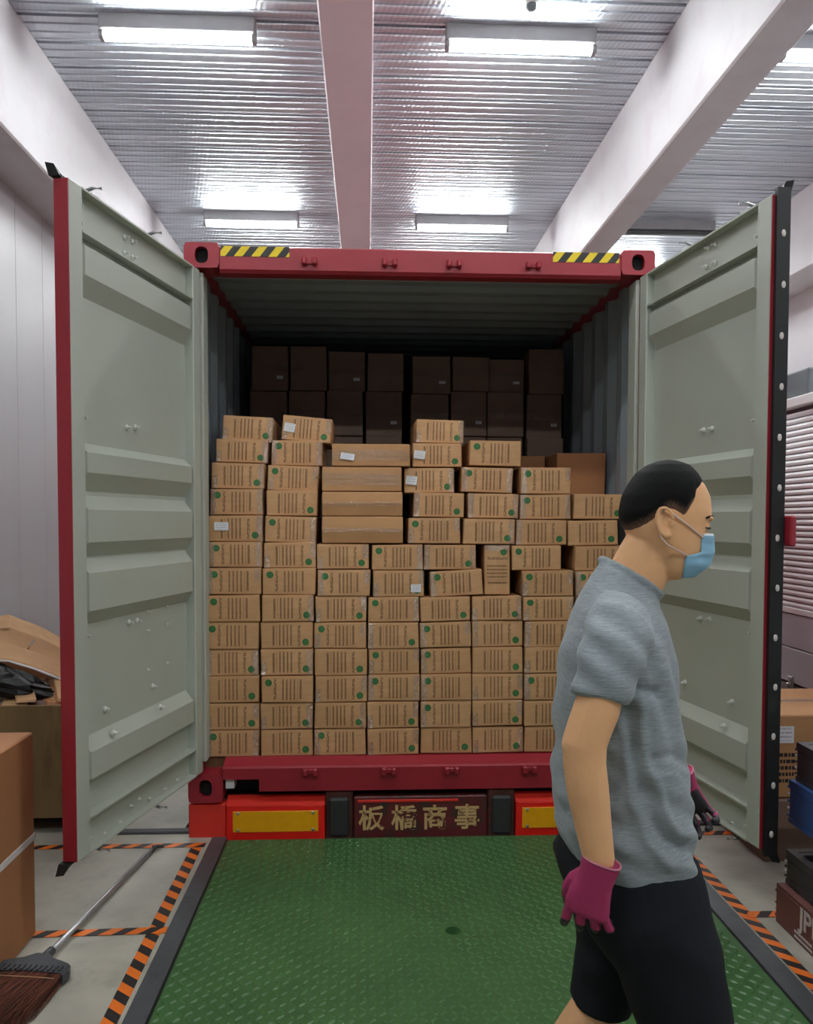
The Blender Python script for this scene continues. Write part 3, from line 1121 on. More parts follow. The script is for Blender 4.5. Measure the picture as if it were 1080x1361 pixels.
long_mes = [long_mesh(r_) for r_ in (.012, .011, .003, .003)]
BOXES = [(1, 13, -0.944, 0.29, 2.175, 0.278, 0.136, -3, 'B', ''), (1, 12, -0.971, 0.25, 2.048, 0.283, 0.127, -2, 'B', ''), (1, 11, -0.987, 0.21, 1.911, 0.284, 0.14, -1, 'B', ''), (1, 10, -0.99, 0.18, 1.768, 0.284, 0.141, -0.5, 'A', ''), (1, 9, -0.991, 0.15, 1.625, 0.289, 0.14, 0, 'B', 'label'), (1, 8, -0.99, 0.13, 1.485, 0.283, 0.136, 0, 'A', ''), (1, 7, -0.996, 0.115, 1.343, 0.288, 0.142, 0, 'A', ''), (1, 6, -0.999, 0.11, 1.198, 0.284, 0.144, 0, 'A', ''), (1, 5, -1.007, 0.11, 1.052, 0.285, 0.145, 0, 'A', ''), (1, 4, -1.006, 0.105, 0.907, 0.279, 0.142, 0, 'B', ''), (1, 3, -1.005, 0.1, 0.763, 0.283, 0.144, 0, 'B', ''), (1, 2, -1.006, 0.1, 0.617, 0.285, 0.141, 0, 'B', ''), (1, 1, -1.006, 0.1, 0.472, 0.283, 0.144, 0, 'A', ''), (2, 13, -0.619, 0.29, 2.174, 0.27, 0.137, -5, 'B', 'labelfilm'), (2, 12, -0.67, 0.25, 2.039, 0.279, 0.14, -1, 'A', ''), (2, 11, -0.687, 0.21, 1.898, 0.276, 0.137, -2, 'A', ''), (2, 10, -0.692, 0.18, 1.762, 0.276, 0.138, -1, 'B', ''), (2, 9, -0.697, 0.15, 1.62, 0.273, 0.14, -1.5, 'A', ''), (2, 8, -0.7, 0.13, 1.482, 0.278, 0.138, 0, 'B', ''), (2, 7, -0.702, 0.115, 1.342, 0.283, 0.141, 0, 'A', ''), (2, 6, -0.71, 0.11, 1.199, 0.279, 0.143, 0, 'B', ''), (2, 5, -0.716, 0.11, 1.053, 0.279, 0.144, 0, 'B', ''), (2, 4, -0.715, 0.105, 0.908, 0.281, 0.143, 0, 'B', ''), (2, 3, -0.712, 0.1, 0.762, 0.279, 0.142, -0.5, 'A', ''), (2, 2, -0.717, 0.1, 0.617, 0.28, 0.142, 0, 'B', ''), (2, 1, -0.717, 0.1, 0.472, 0.281, 0.143, 0, 'B', ''), (3, 8, -0.416, 0.13, 1.476, 0.278, 0.134, 0, 'B', ''), (3, 7, -0.409, 0.115, 1.334, 0.282, 0.14, 0, 'A', ''), (3, 6, -0.426, 0.11, 1.193, 0.275, 0.14, 0, 'B', ''), (3, 5, -0.43, 0.11, 1.05, 0.279, 0.14, 0, 'A', ''), (3, 4, -0.426, 0.105, 0.907, 0.281, 0.143, 0, 'B', ''), (3, 3, -0.425, 0.1, 0.763, 0.28, 0.142, 0, 'B', ''), (3, 2, -0.43, 0.1, 0.618, 0.277, 0.141, 0, 'B', ''), (3, 1, -0.431, 0.1, 0.473, 0.279, 0.144, 0, 'A', ''), (4, 8, -0.122, 0.13, 1.471, 0.277, 0.137, 0, 'A', ''), (4, 7, -0.117, 0.115, 1.33, 0.278, 0.142, 0, 'B', 'labelcorner'), (4, 6, -0.142, 0.11, 1.19, 0.276, 0.136, 0, 'A', ''), (4, 5, -0.144, 0.11, 1.049, 0.277, 0.141, 0, 'B', ''), (4, 4, -0.139, 0.105, 0.908, 0.277, 0.138, 0, 'A', ''), (4, 3, -0.141, 0.1, 0.766, 0.279, 0.143, 0, 'A', ''), (4, 2, -0.146, 0.1, 0.62, 0.278, 0.143, 0, 'B', ''), (4, 1, -0.144, 0.1, 0.474, 0.279, 0.144, 0, 'B', ''), (5, 13, 0.119, 0.29, 2.167, 0.27, 0.13, -1.5, 'B', ''), (5, 12, 0.101, 0.25, 2.033, 0.277, 0.131, -0.5, 'B', 'labelfilm'), (5, 11, 0.054, 0.21, 1.891, 0.278, 0.136, 0, 'B', 'labelfilm'), (5, 10, 0.105, 0.18, 1.755, 0.275, 0.133, -1, 'B', ''), (5, 9, 0.078, 0.15, 1.615, 0.285, 0.14, -0.5, 'A', ''), (5, 8, 0.162, 0.13, 1.471, 0.282, 0.133, 0, 'B', ''), (5, 7, 0.198, 0.115, 1.332, 0.286, 0.139, 2.5, 'A', ''), (5, 6, 0.136, 0.11, 1.192, 0.272, 0.132, 1, 'B', ''), (5, 5, 0.138, 0.11, 1.052, 0.276, 0.137, 1.5, 'A', ''), (5, 4, 0.142, 0.105, 0.91, 0.274, 0.139, 1, 'A', ''), (5, 3, 0.142, 0.1, 0.767, 0.274, 0.143, 0.5, 'A', ''), (5, 2, 0.142, 0.1, 0.621, 0.274, 0.144, 0.3, 'A', ''), (5, 1, 0.145, 0.1, 0.476, 0.279, 0.141, 0, 'B', ''), (6, 12, 0.425, 0.25, 2.043, 0.286, 0.141, -1, 'A', ''), (6, 11, 0.376, 0.21, 1.894, 0.284, 0.137, -1.5, 'A', ''), (6, 10, 0.405, 0.18, 1.751, 0.281, 0.136, -1, 'B', ''), (6, 9, 0.377, 0.15, 1.611, 0.281, 0.137, -0.5, 'B', ''), (6, 6, 0.417, 0.11, 1.196, 0.274, 0.13, 0.5, 'B', ''), (6, 5, 0.422, 0.11, 1.057, 0.276, 0.142, 0.5, 'B', ''), (6, 4, 0.422, 0.105, 0.913, 0.277, 0.142, 0, 'B', ''), (6, 3, 0.422, 0.1, 0.769, 0.277, 0.142, 0.3, 'B', ''), (6, 2, 0.422, 0.1, 0.625, 0.275, 0.141, 0, 'B', ''), (6, 1, 0.427, 0.1, 0.478, 0.277, 0.142, 0.4, 'B', ''), (6, 7, 0.421, 0.13, 1.401, 0.14, 0.273, 0, 'U', 'upright'), (7, 11, 0.702, 0.21, 1.892, 0.28, 0.146, 0, 'A', ''), (7, 10, 0.694, 0.18, 1.746, 0.282, 0.137, 0, 'A', ''), (7, 9, 0.665, 0.15, 1.606, 0.277, 0.136, 0, 'B', ''), (7, 8, 0.638, 0.13, 1.468, 0.275, 0.135, 0, 'A', ''), (7, 7, 0.698, 0.115, 1.329, 0.284, 0.139, 0, 'A', ''), (7, 6, 0.701, 0.11, 1.192, 0.279, 0.13, 0, 'A', ''), (7, 5, 0.709, 0.11, 1.053, 0.277, 0.142, 0, 'B', ''), (7, 4, 0.709, 0.105, 0.911, 0.28, 0.141, 0, 'B', ''), (7, 3, 0.706, 0.1, 0.765, 0.277, 0.144, 0, 'A', ''), (7, 2, 0.706, 0.1, 0.621, 0.28, 0.138, 0, 'B', ''), (7, 1, 0.712, 0.1, 0.477, 0.279, 0.142, 0, 'B', ''), (8, 10, 0.992, 0.18, 1.749, 0.283, 0.138, -0.5, 'B', ''), (8, 9, 0.952, 0.15, 1.605, 0.282, 0.138, 0.8, 'B', ''), (8, 8, 0.99, 0.13, 1.465, 0.283, 0.136, 0, 'B', ''), (8, 7, 0.992, 0.115, 1.328, 0.283, 0.134, 0, 'A', ''), (8, 6, 0.992, 0.11, 1.192, 0.283, 0.132, 0, 'A', ''), (8, 5, 0.999, 0.11, 1.053, 0.281, 0.14, 0, 'B', ''), (8, 4, 0.999, 0.105, 0.912, 0.281, 0.141, 0, 'B', ''), (8, 3, 0.997, 0.1, 0.766, 0.279, 0.143, 0, 'A', ''), (8, 2, 0.998, 0.1, 0.623, 0.28, 0.138, 0, 'B', ''), (8, 1, 1.003, 0.1, 0.479, 0.282, 0.142, 0, 'B', ''), (3, 9, -0.31, 0.14, 1.619, 0.438, 0.145, 0, 'L', '0'), (3, 10, -0.311, 0.15, 1.759, 0.436, 0.131, 0, 'L', '1'), (3, 11, -0.314, 0.16, 1.893, 0.431, 0.132, 0, 'L', '2'), (3, 12, -0.265, 0.17, 2.024, 0.424, 0.121, 0, 'L', '3')]
for c, r, x, yy, z, wd, ht, rot, kind, feat in BOXES:
    sw = random.Random(c * 100 + r)
    if kind == 'L':
        k = int(feat)
        o = link('long_carton', long_mes[k], None, (x, yy, z), (0, R(-rot), 0), (wd / LONGW, 1, ht / .142))
        tag(o, ['plain long carton, lowest of the four long ones, seam along its face', 'plain long carton, second from the bottom of the four long ones',
                'plain long carton with a wide shiny tape band, third of the four long ones', 'plain long carton with a white label, topmost of the four long ones'][k], 'carton', 'front wall of cartons')
        # horizontal flap seam with tape over it
        hw = .012 if k < 2 else .034
        rz = (.014, .013, .0045, .0045)[k]
        g = G()
        rows = [[(-LONGW / 2 + .008 + (LONGW - .016) * j / 14, -rz - .0015 * random.random() + abs(zz) / .07 * (rz - .003), zz) for j in range(15)] for zz in (-hw, -hw * .4, hw * .4, hw)]
        for a, b in zip(rows, rows[1:]):
            for j in range(14):
                g.quad(a[j], a[j + 1], b[j + 1], b[j])
        g.obj('packing_tape', 'film', o)
        if k == 3:
            link('shipping_label', lab_me, o, (-.13, -.008, -.01), (0, R(9), 0), (1.05, 1, .9))
        continue
    th = -R(rot) + (PI if kind == 'B' else 0) + (R(90) if kind == 'U' else 0)
    w0, h0 = (wd, ht) if kind != 'U' else (ht, wd)
    o = link('carton', carton_mes[sw.randrange(5)], None, (x, yy + sw.uniform(-.006, .006), z), (0, th, R(sw.uniform(-.8, .8))), (w0 / BW, 1, h0 / BH))
    if kind == 'U':
        lb = 'only carton standing on end in the front wall, its text lines level'
    else:
        lb = 'printed carton in the front wall, %s row from the bottom, %s column from the left' % (ORD[r], ORD[c])
        if feat:
            lb = 'printed carton with white label, %s row from bottom, %s column from left' % (ORD[r], ORD[c])
    tag(o, lb, 'carton', 'front wall of cartons')
    if sw.random() < .75:
        for kk in ((0,), (1,), (0, 1), (2, 1), (2, 3))[sw.randrange(5)]:
            link('packing_tape', tapes[kk], o)
    fl = -1 if kind == 'B' else 1
    if feat == 'label':
        link('shipping_label', lab_me, o, (fl * -.072, -.005, fl * .012), (0, PI if fl < 0 else 0, 0))
    elif feat == 'labelfilm':
        link('shipping_label', lab_me, o, (fl * -.098, -.005, 0), (0, (PI if fl < 0 else 0) + .1, 0), (.85, 1, 1.1))
    elif feat == 'labelcorner':
        link('shipping_label', lab_me, o, (fl * .095, -.005, fl * -.025), (0, PI if fl < 0 else 0, 0), (.75, 1, .95))

# ---- stacks deep inside the container, their board darkened for the shade
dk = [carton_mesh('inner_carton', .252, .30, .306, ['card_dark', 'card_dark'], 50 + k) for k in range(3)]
tape2 = G().box(-.12, .12, -.0035, -.0005, -.022, .022).mesh('packing_tape', ['film'])
lab2 = lab_me
cols = [(-.965, 2.555, 2.861), (-.700, 2.557, 2.862), (-.440, 2.560, 2.835), (-.170, 2.562, 2.825), (.148, 2.545, 2.806), (.42, 2.565, 2.80), (.675, 2.56, 2.795), (.955, 2.553, 2.868)]
GRP = 'dim cartons deep inside the container'
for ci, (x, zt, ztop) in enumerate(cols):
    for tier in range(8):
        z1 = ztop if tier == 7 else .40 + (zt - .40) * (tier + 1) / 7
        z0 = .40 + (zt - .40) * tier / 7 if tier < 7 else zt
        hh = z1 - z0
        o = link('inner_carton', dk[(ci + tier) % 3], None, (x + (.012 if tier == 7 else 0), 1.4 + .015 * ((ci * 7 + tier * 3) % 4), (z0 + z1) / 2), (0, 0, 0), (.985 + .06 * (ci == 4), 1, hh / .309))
        if tier == 7:
            lb = 'dim carton on the top tier at the back, %s from the left' % ORD[ci + 1]
        elif tier == 6:
            lb = 'dim carton on the second tier from the top at the back, %s from left' % ORD[ci + 1]
        else:
            lb = 'dim carton low in the back stack, hidden behind the front wall'
        tag(o, lb, 'carton', GRP)
        if tier >= 6:
            link('packing_tape', tape2, o)
            if (ci + tier) % 2:
                link('shipping_label', lab_me, o, (.07, -.006, -.06), (0, 0, 0), (.6, 1, .5))
mid = carton_mesh('inner_carton', .300, .42, .276, ['card_big', 'card_big'], 77)
mids = [(1.005, .62, 'brown carton on the right inside, flap seam on its lid, nearest the front wall'),
        (.69, .88, 'dim brown carton inside on the right, left of the one nearest the front'),
        (.385, .90, 'dim brown carton inside on the right, third from the container side'),
        (1.0, 1.06, 'dim brown carton directly behind the brown one nearest the front')]
for x, yy, lb in mids:
    for tier in range(6):
        o = link('inner_carton', mid, None, (x, yy, .40 + .28 * (tier + .5) + (.0)), (0, 0, 0), (1 if yy != 1.06 else .98, 1 if yy == .62 or yy == 1.06 else 1.1, 1))
        if yy == 1.06:
            o.scale.y = .75
        tag(o, lb if tier == 5 else 'brown carton in the right inner stack, hidden behind the front wall', 'carton', GRP)
        if tier == 5:
            G().box(-.149, .149, .205, .209, .1375, .1395).obj('lid_seam', 'gasket', o)

# ================================================================== LEFT SIDE
def big_carton(name, x0, x1, y0, y1, z0, z1, mt, label, cat='carton', seam='x'):
    o = G().box(x0, x1, y0, y1, z0, z1, ch=.006)
    c = Vector(((x0 + x1) / 2, (y0 + y1) / 2, z0))
    o = o.xform(Matrix.Translation(-c)).obj(name, mt)
    o.location = c
    tag(o, label, cat)
    hx, hy, h = (x1 - x0) / 2, (y1 - y0) / 2, z1 - z0
    if seam == 'y':
        G().box(-.003, .003, -hy + .01, hy - .01, h - .001, h + .0012).obj('lid_seam', 'card_dark', o)
        G().box(-.035, .035, -hy - .0015, hy + .0015, h + .0014, h + .0022).obj('packing_tape', 'film', o)
    else:
        G().box(-hx + .01, hx - .01, -.003, .003, h - .001, h + .0012).obj('lid_seam', 'card_dark', o)
        G().box(-hx - .0015, hx + .0015, -.035, .035, h + .0014, h + .0022).obj('packing_tape', 'film', o)
    return o


bc = big_carton('large_carton', -2.36, -1.622, -1.78, -.97, 0, .822, 'card_big', 'large plain brown carton with white strap at the left picture edge', seam='y')
g = G()
for x0, x1, y0, y1 in ((-.372, .372, -.408, -.405), (-.372, .372, .405, .408), (-.372, -.369, -.408, .408), (.369, .372, -.408, .408)):
    g.box(x0, x1, y0, y1, .388, .414)
g.obj('strap', 'strap', bc)

bx0, bx1, by0, by1 = -2.85, -1.74, .075, .95
bin_ = empty('cardboard_bin', ((bx0 + bx1) / 2, (by0 + by1) / 2, 0))
tag(bin_, 'stained olive-brown open cardboard bin full of flattened cartons', 'bin')


def brel(g):
    return rel(g, bin_)


for x0, x1, y0, y1 in ((bx0, bx1, by0, by0 + .015), (bx0, bx1, by1 - .015, by1), (bx0, bx0 + .015, by0 + .015, by1 - .015), (bx1 - .015, bx1, by0 + .015, by1 - .015)):
    brel(G().box(x0, x1, y0, y1, .09, .692, ch=.003)).obj('bin_wall', 'card_olive', bin_)
brel(G().box(bx0 + .015, bx1 - .015, by0 + .015, by1 - .015, .09, .115)).obj('bin_floor', 'card_olive', bin_)
for x in (bx0 + .1, (bx0 + bx1) / 2, bx1 - .1):
    brel(G().box(x - .05, x + .05, by0 + .02, by1 - .02, 0, .09)).obj('skid', 'pal_black', bin_)


def sheet(rows, th, name, mt, label, group='flattened cartons in the bin', sub=3):
    """bent sheet of board through rows of points, with thickness"""
    rows = [[Vector(p) for p in r] for r in rows]

    def finer(rs):
        out = []
        for a, b in zip(rs, rs[1:]):
            for k in range(sub):
                out.append(a.lerp(b, k / sub))
        return out + [rs[-1]]
    rows = [finer(r) for r in rows]
    nr = []
    for a, b in zip(rows, rows[1:]):
        for k in range(sub):
            nr.append([p.lerp(q_, k / sub) for p, q_ in zip(a, b)])
    nr.append(rows[-1])
    for r in nr:
        for p in r:
            p.z += .008 * noise.noise(p * 9)
            p.y += .006 * noise.noise(p * 11)
    g = G()
    c = Vector((0, .6, .8)).normalized() * th
    n = len(nr[0])
    top = [[p for p in r] for r in nr]
    bot = [[p + c for p in r] for r in nr]
    i = len(g.v)
    for r in top + bot:
        g.v += [tuple(p) for p in r]
    m_ = len(nr)
    off = m_ * n
    for a in range(m_ - 1):
        for b in range(n - 1):
            q0 = a * n + b
            g.face((q0, q0 + n, q0 + n + 1, q0 + 1))
            g.face((off + q0, off + q0 + 1, off + q0 + n + 1, off + q0 + n))
    for b in range(n - 1):
        g.face((b, b + 1, off + b + 1, off + b))
        q0 = (m_ - 1) * n + b
        g.face((q0, off + q0, off + q0 + 1, q0 + 1))
    for a in range(m_ - 1):
        q0 = a * n
        g.face((q0, off + q0, off + q0 + n, q0 + n))
        q0 = a * n + n - 1
        g.face((q0, q0 + n, off + q0 + n, off + q0))
    ctr = sum((p for r in nr for p in r), Vector()) / (m_ * n)
    o = g.xform(Matrix.Translation(-ctr)).obj(name, mt, fix=True)
    o.location = ctr
    return tag(o, label, 'flattened carton', group)


SH = [[[-2.569, 0.66, 1.0651], [-2.3901, 0.62, 1.0918], [-2.2318, 0.58, 1.0386], [-2.0595, 0.52, 0.9715]], [[-2.4964, 0.5, 1.0156], [-2.3312, 0.48, 1.035], [-2.1847, 0.46, 0.9897], [-2.0068, 0.42, 0.9175]], [[-2.4609, 0.42, 0.9413], [-2.3069, 0.42, 0.9576], [-2.2115, 0.41, 0.9331], [-1.9971, 0.38, 0.8686]], [[-2.3787, 0.24, 0.9119], [-2.2309, 0.24, 0.9029], [-2.1032, 0.25, 0.859], [-1.9496, 0.28, 0.7857]]]
sheet(SH[:2], .02, 'flattened_carton', 'card_pale', 'folded top edge of a big flattened carton, highest in the bin')
sheet([r_[:3] for r_ in SH[1:3]], .012, 'flattened_carton', 'card_pale', 'upright flap left of the cut, below the highest fold in the bin')
sheet([[Vector(r_[2]) + Vector((.016, -.004, -.004)), Vector(r_[3])] for r_ in SH[1:3]], .012, 'flattened_carton', 'card_pale', 'upright flap right of the cut, below the highest fold in the bin', sub=4)
sf = sheet(SH[2:4], .010, 'flattened_carton', 'card_pale', 'flap of a flattened carton sloping over the black bag, white lower edge')
lo = [Vector(p) - sf.location + Vector((0, -.004, -.002)) for p in SH[3]]
G().tube(lo, .006, 6).obj('torn_edge', 'label', sf)
sheet([[[-2.0825, 0.35, 0.7728], [-1.9412, 0.3, 0.7355]], [[-1.9516, 0.15, 0.6775], [-1.8684, 0.15, 0.6768]]], .02, 'flattened_carton', 'card_big', 'flattened carton slanting down beside the black bag, near the container door', sub=2)
sheet([[[-2.1133, 0.3, 0.6991], [-2.0555, 0.3, 0.7406]], [[-1.9875, 0.12, 0.6806], [-1.9168, 0.12, 0.68]]], .02, 'flattened_carton', 'card_big', 'narrow flattened carton slanting below the black bag', sub=2)
sheet([[[-2.2886, 0.3, 0.6837], [-2.1946, 0.3, 0.7123]], [[-2.2224, 0.12, 0.6786], [-2.0895, 0.12, 0.6774]]], .02, 'flattened_carton', 'card_pale', 'small pale flattened carton at the bin rim below the bag', sub=2)
sheet([[(-2.02, .30, .80), (-1.86, .27, .765)], [(-1.93, .12, .70), (-1.83, .12, .69)]], .018, 'flattened_carton', 'card_pale', 'flattened carton leaning at the bin rim next to the red door edge', sub=2)
sheet([[(-2.20, .22, .735), (-2.10, .22, .745)], [(-2.14, .11, .70), (-2.04, .11, .70)]], .016, 'flattened_carton', 'card_pale', 'small flattened carton wedged at the bin rim under the middle of the bag', sub=2)
sheet([[(-2.7, .8, .85), (-1.80, .8, .93)], [(-2.7, .85, .5), (-1.80, .85, .5)]], .02, 'flattened_carton', 'card_big', 'flattened carton standing against the rear of the bin', sub=2)
sheet([[(-2.8, .84, .63), (-1.77, .84, .66)], [(-2.8, .12, .62), (-1.77, .12, .655)]], .06, 'flattened_carton', 'card_dark', 'flattened carton lying level across the bin under the others', sub=2)
# black bag
rings = []
for k in range(1, 14):
    ph = PI * k / 14
    ring_ = []
    for j in range(28):
        th = 2 * PI * j / 28
        d = Vector((math.sin(ph) * math.cos(th), math.sin(ph) * math.sin(th), -math.cos(ph)))
        p = Vector((d.x * .30, d.y * .085, d.z * .085))
        p *= 1 + .25 * noise.noise(d * 2.6) + .16 * noise.noise(d * 6) + .06 * noise.noise(d * 15)
        p.z -= p.x * .30
        ring_.append(p)
    rings.append(ring_)
bag = G().loft(rings).obj('plastic_bag', 'bag', smooth=False)
bag.location = (-2.29, .235, .80)
tag(bag, 'crumpled black plastic bag among flattened cartons in the bin', 'plastic bag')

# ------------------------------------------------------------------ broom on the floor
bh = Vector((-1.490, -1.195, 0))
bt = Vector((-1.362, -.150, 0))
ax = (bt - bh).normalized()
br = empty('broom', (bh.x, bh.y, 0))
br.rotation_euler = (0, 0, math.atan2(ax.y, ax.x) - PI / 2)      # local +y runs up the handle
tag(br, 'broom with dark bristles and grey metal handle lying on the floor', 'broom')
ln = (bt - bh).length
G().tube([(0, -.02, .03), (0, ln - .03, .014)], .0115, 12).obj('handle', 'alu', br, True)
G().tube([(0, ln - .04, .014), (0, ln - .005, .015), (.02, ln + .015, .016), (.045, ln + .012, .016)], [.014, .013, .008, .005], 10).obj('hanging_hook', 'gasket', br, True)
G().tube([(0, .03, .03), (0, -.05, .03)], [.017, .021], 12).obj('socket', 'broom_plastic', br, True)
# fan-shaped head
outl = [(-.025, -.03), (-.06, -.06), (-.10, -.075), (-.135, -.09), (-.145, -.12), (-.138, -.155), (0, -.145), (.138, -.155), (.145, -.12), (.135, -.09), (.10, -.075), (.06, -.06), (.025, -.03)]
hd = G().loft([[(x * s, y + (0 if s == 1 else -.002), z) for x, y in outl] for s, z in ((.93, .005), (1, .014), (1, .044), (.93, .054))]).obj('head', 'broom_plastic', br, fix=True)
for k in range(13):
    x = -.12 + k * .02
    G().box(x - .004, x + .004, -.150, -.118, .050, .060).obj('rib', 'broom_plastic', hd)
g = G()
rb = random.Random(3)
for k in range(1500):
    x = rb.uniform(-.13, .13)
    z = rb.uniform(.010, .050)
    ln2 = rb.uniform(.20, .30)
    x2 = x * 1.12 - .035 + rb.gauss(0, .018)
    z2 = max(.002, z * .75 + rb.gauss(0, .010))
    y2 = -.13 - ln2
    r0 = .0016
    i = len(g.v)
    xm, ym, zm = (x * .6 + x2 * .4) + rb.gauss(0, .004), -.13 - ln2 * .5, max(.003, (z + z2) / 2 + rb.gauss(0, .004))
    for px, py, pz, r_ in ((x, -.13, z, r0), (xm, ym, zm, r0), (x2, y2, z2, r0 * .4)):
        g.v += [(px - r_, py, pz - r_ * .6), (px + r_, py, pz - r_ * .6), (px, py, pz + r_)]
    for s_ in (0, 3):
        for a, b in ((0, 1), (1, 2), (2, 0)):
            g.face((i + s_ + a, i + s_ + b, i + s_ + 3 + b, i + s_ + 3 + a))
tag(g.obj('bristles', 'bristle', br), kind='stuff')
G().tube([(-.16, -.19, .058), (-.05, -.205, .064), (.05, -.205, .064), (.13, -.20, .058)], .0013, 5).obj('stray_bristle', 'card_pale', br)

# ================================================================== RIGHT SIDE
# pallet stack
def pallet(name, x0, y1, z0, z1, mt, label, size=1.05):
    y0, x1 = y1 - size, x0 + size
    p = empty(name, ((x0 + x1) / 2, (y0 + y1) / 2, z0))
    tag(p, label, 'pallet', 'stack of plastic pallets')
    h = z1 - z0
    s2 = size / 2
    g = G()
    for k in range(9):                       # top deck slats run along x, with a rim
        yy = -s2 + .03 + k * (size - .06) / 8
        link_g = G().box(-s2 + .03, s2 - .03, yy - .032, yy + .032, h - .022, h - .002)
        link_g.obj('deck_slat', mt, p)
    rim = G()
    for a, b, c, d in ((-s2, s2, -s2, -s2 + .035), (-s2, s2, s2 - .035, s2), (-s2, -s2 + .035, -s2 + .035, s2 - .035), (s2 - .035, s2, -s2 + .035, s2 - .035)):
        rim.box(a, b, c, d, h - .036, h)
    rim.obj('deck_rim', mt, p)
    bt_ = G()
    for a, b, c, d in ((-s2, s2, -s2, -s2 + .09), (-s2, s2, s2 - .09, s2), (-s2, -s2 + .09, -s2 + .09, s2 - .09), (s2 - .09, s2, -s2 + .09, s2 - .09), (-.06, .06, -s2 + .09, s2 - .09)):
        bt_.box(a, b, c, d, 0, .02)
    bt_.obj('bottom_frame', mt, p)
    for a in (-1, 0, 1):
        for b in (-1, 0, 1):
            cx, cy = a * (s2 - .075), b * (s2 - .12)
            G().box(cx - .074, cx + .074, cy - .115, cy + .115, .02, h - .036, ch=.004).obj('block', mt, p)
    for k in range(5):                       # small lugs up the far corner
        z = .03 + k * (h - .06) / 4
        G().box(-s2 - .004, -s2 + .004, s2 - .004, s2 + .003, z - .004, z + .004).obj('corner_lug', 'print_white' if k % 2 else mt, p)
    return p


pb = pallet('plastic_pallet', 1.425, -1.0, 0, .163, 'pal_brown', 'red-brown plastic pallet with white letters on the floor, bottom of the stack')
pallet('plastic_pallet', 1.462, -1.0, .165, .305, 'pal_black', 'black plastic pallet lying directly on the red-brown one')
pallet('plastic_pallet', 1.55, -1.06, .307, .420, 'pal_grey', 'recessed dark grey plastic pallet under the blue one')
pallet('plastic_pallet', 1.468, -1.0, .422, .600, 'pal_blue', 'blue plastic pallet, second from the top of the stack')
pallet('plastic_pallet', 1.485, -1.02, .602, .762, 'pal_black', 'black plastic pallet on top of the stack')
# solid side board of the bottom pallet carrying the letters
G().box(-.528, -.522, -.52, .52, .012, .150).obj('side_board', 'pal_brown', pb)
link('lettering', text_mesh('JPR', .115, 'print_white', .001, .002), pb, (-.5285, .262, .098), (R(90), 0, R(-90)))
rp = random.Random(5)
for k in range(2):
    g = G()
    yy = .37
    while yy > .24:
        wd = rp.uniform(.006, .014)
        g.box(-.530, -.528, yy - wd, yy, .034 - .02 * k, .043 - .02 * k)
        yy -= wd + .005
    g.obj('small_print', 'print_white', pb)

# labelled carton on a carton darkened in colour for the pallets' shade
lc = big_carton('large_carton', 1.66, 2.30, -.42, .25, 0, .305, 'card_dark', 'brown carton on the floor behind the pallet stack, pallet shade in its colour')
uc = big_carton('labelled_carton', 1.62, 2.26, -.40, .22, .31, .722, 'card', 'light carton with white printed labels behind the pallet stack')
for x, z in ((-.19, .315), (.03, .315)):
    link('shipping_label', lab_me, uc, (x, -.3125, z), (0, 0, 0), (1.6, 1, 1.9))
for k in range(5):                           # rows of small illegible print
    g = G()
    x = -.235
    while x < (-.08, -.12, -.10, -.13, -.09)[k]:
        wd = rp.uniform(.008, .02)
        g.box(x, x + wd, -.3108, -.3095, .205 - .032 * k, .223 - .032 * k)
        x += wd + .005
    g.obj('printed_line', 'chassis', uc)

# roller shutter body
sh = empty('roller_shutter', (3.0, 1.0, 0))
tag(sh, 'white roller shutter with grey lower panels, beyond the right container door', 'roller shutter')
SY0, SY1 = -1.2, 3.4
srel = lambda g_: rel(g_, sh)
srel(G().box(2.62, 3.4, SY0, SY1, .55, 2.43)).obj('core', 'unit', sh)
srel(G().box(2.56, 3.45, SY0 - .02, SY1 + .02, 2.43, 2.50, ch=.008)).obj('top_ledge', 'white_paint', sh)
z = 1.085
sl = G().loft([[(-.012, 0, .0) if False else (a, yy, b) for a, b in ((0, .001), (-.016, .006), (-.019, .020), (-.012, .034), (0, .0385))] for yy in (SY0 - 1.0 + .03, SY1 - 1.0 - .03)]).mesh('slat', ['shutter'])
k = 0
while z < 2.40:
    link('slat', sl, sh, (2.612 - 3.0, 0, z))
    z += .040
srel(G().box(2.588, 2.62, SY0 + .02, SY1 - .02, 1.045, 1.085, ch=.004)).obj('bottom_bar', 'shutter', sh)
for z0, z1 in ((.815, 1.04), (.575, .808)):
    srel(G().box(2.594, 2.62, SY0, SY1, z0, z1, ch=.004)).obj('lower_panel', 'grey_panel', sh)
srel(G().box(2.60, 3.4, SY0, SY1, .50, .555)).obj('floor_rail', 'galv', sh)
srel(G().box(2.75, 3.3, SY0 + .1, SY1 - .1, 0, .50)).obj('plinth', 'chassis', sh)
lt = srel(G().box(2.575, 2.596, 1.07, 1.12, .53, .62, ch=.004)).obj('latch', 'galv', sh)
srel(G().box(2.555, 2.578, 1.082, 1.108, .50, .575, ch=.004)).obj('latch_hook', 'screw', lt)
# grey unit on the ledge
un = empty('equipment_box', (2.86, 1.28, 2.50))
tag(un, 'dark grey equipment box on the ledge above the roller shutter', 'equipment box')
G().box(-.22, .3, -.22, .22, .012, .195, ch=.012).obj('case', 'unit', un)
G().box(-.18, .26, -.228, -.219, .03, .175, ch=.004).obj('front_panel', 'unit2', un)
G().box(-.05, .1, -.231, -.226, .15, .160).obj('slot', 'black', un)
for a in (-.18, .26):
    for b in (-.18, .18):
        G().box(a - .02, a + .02, b - .02, b + .02, 0, .012).obj('foot', 'gasket', un)
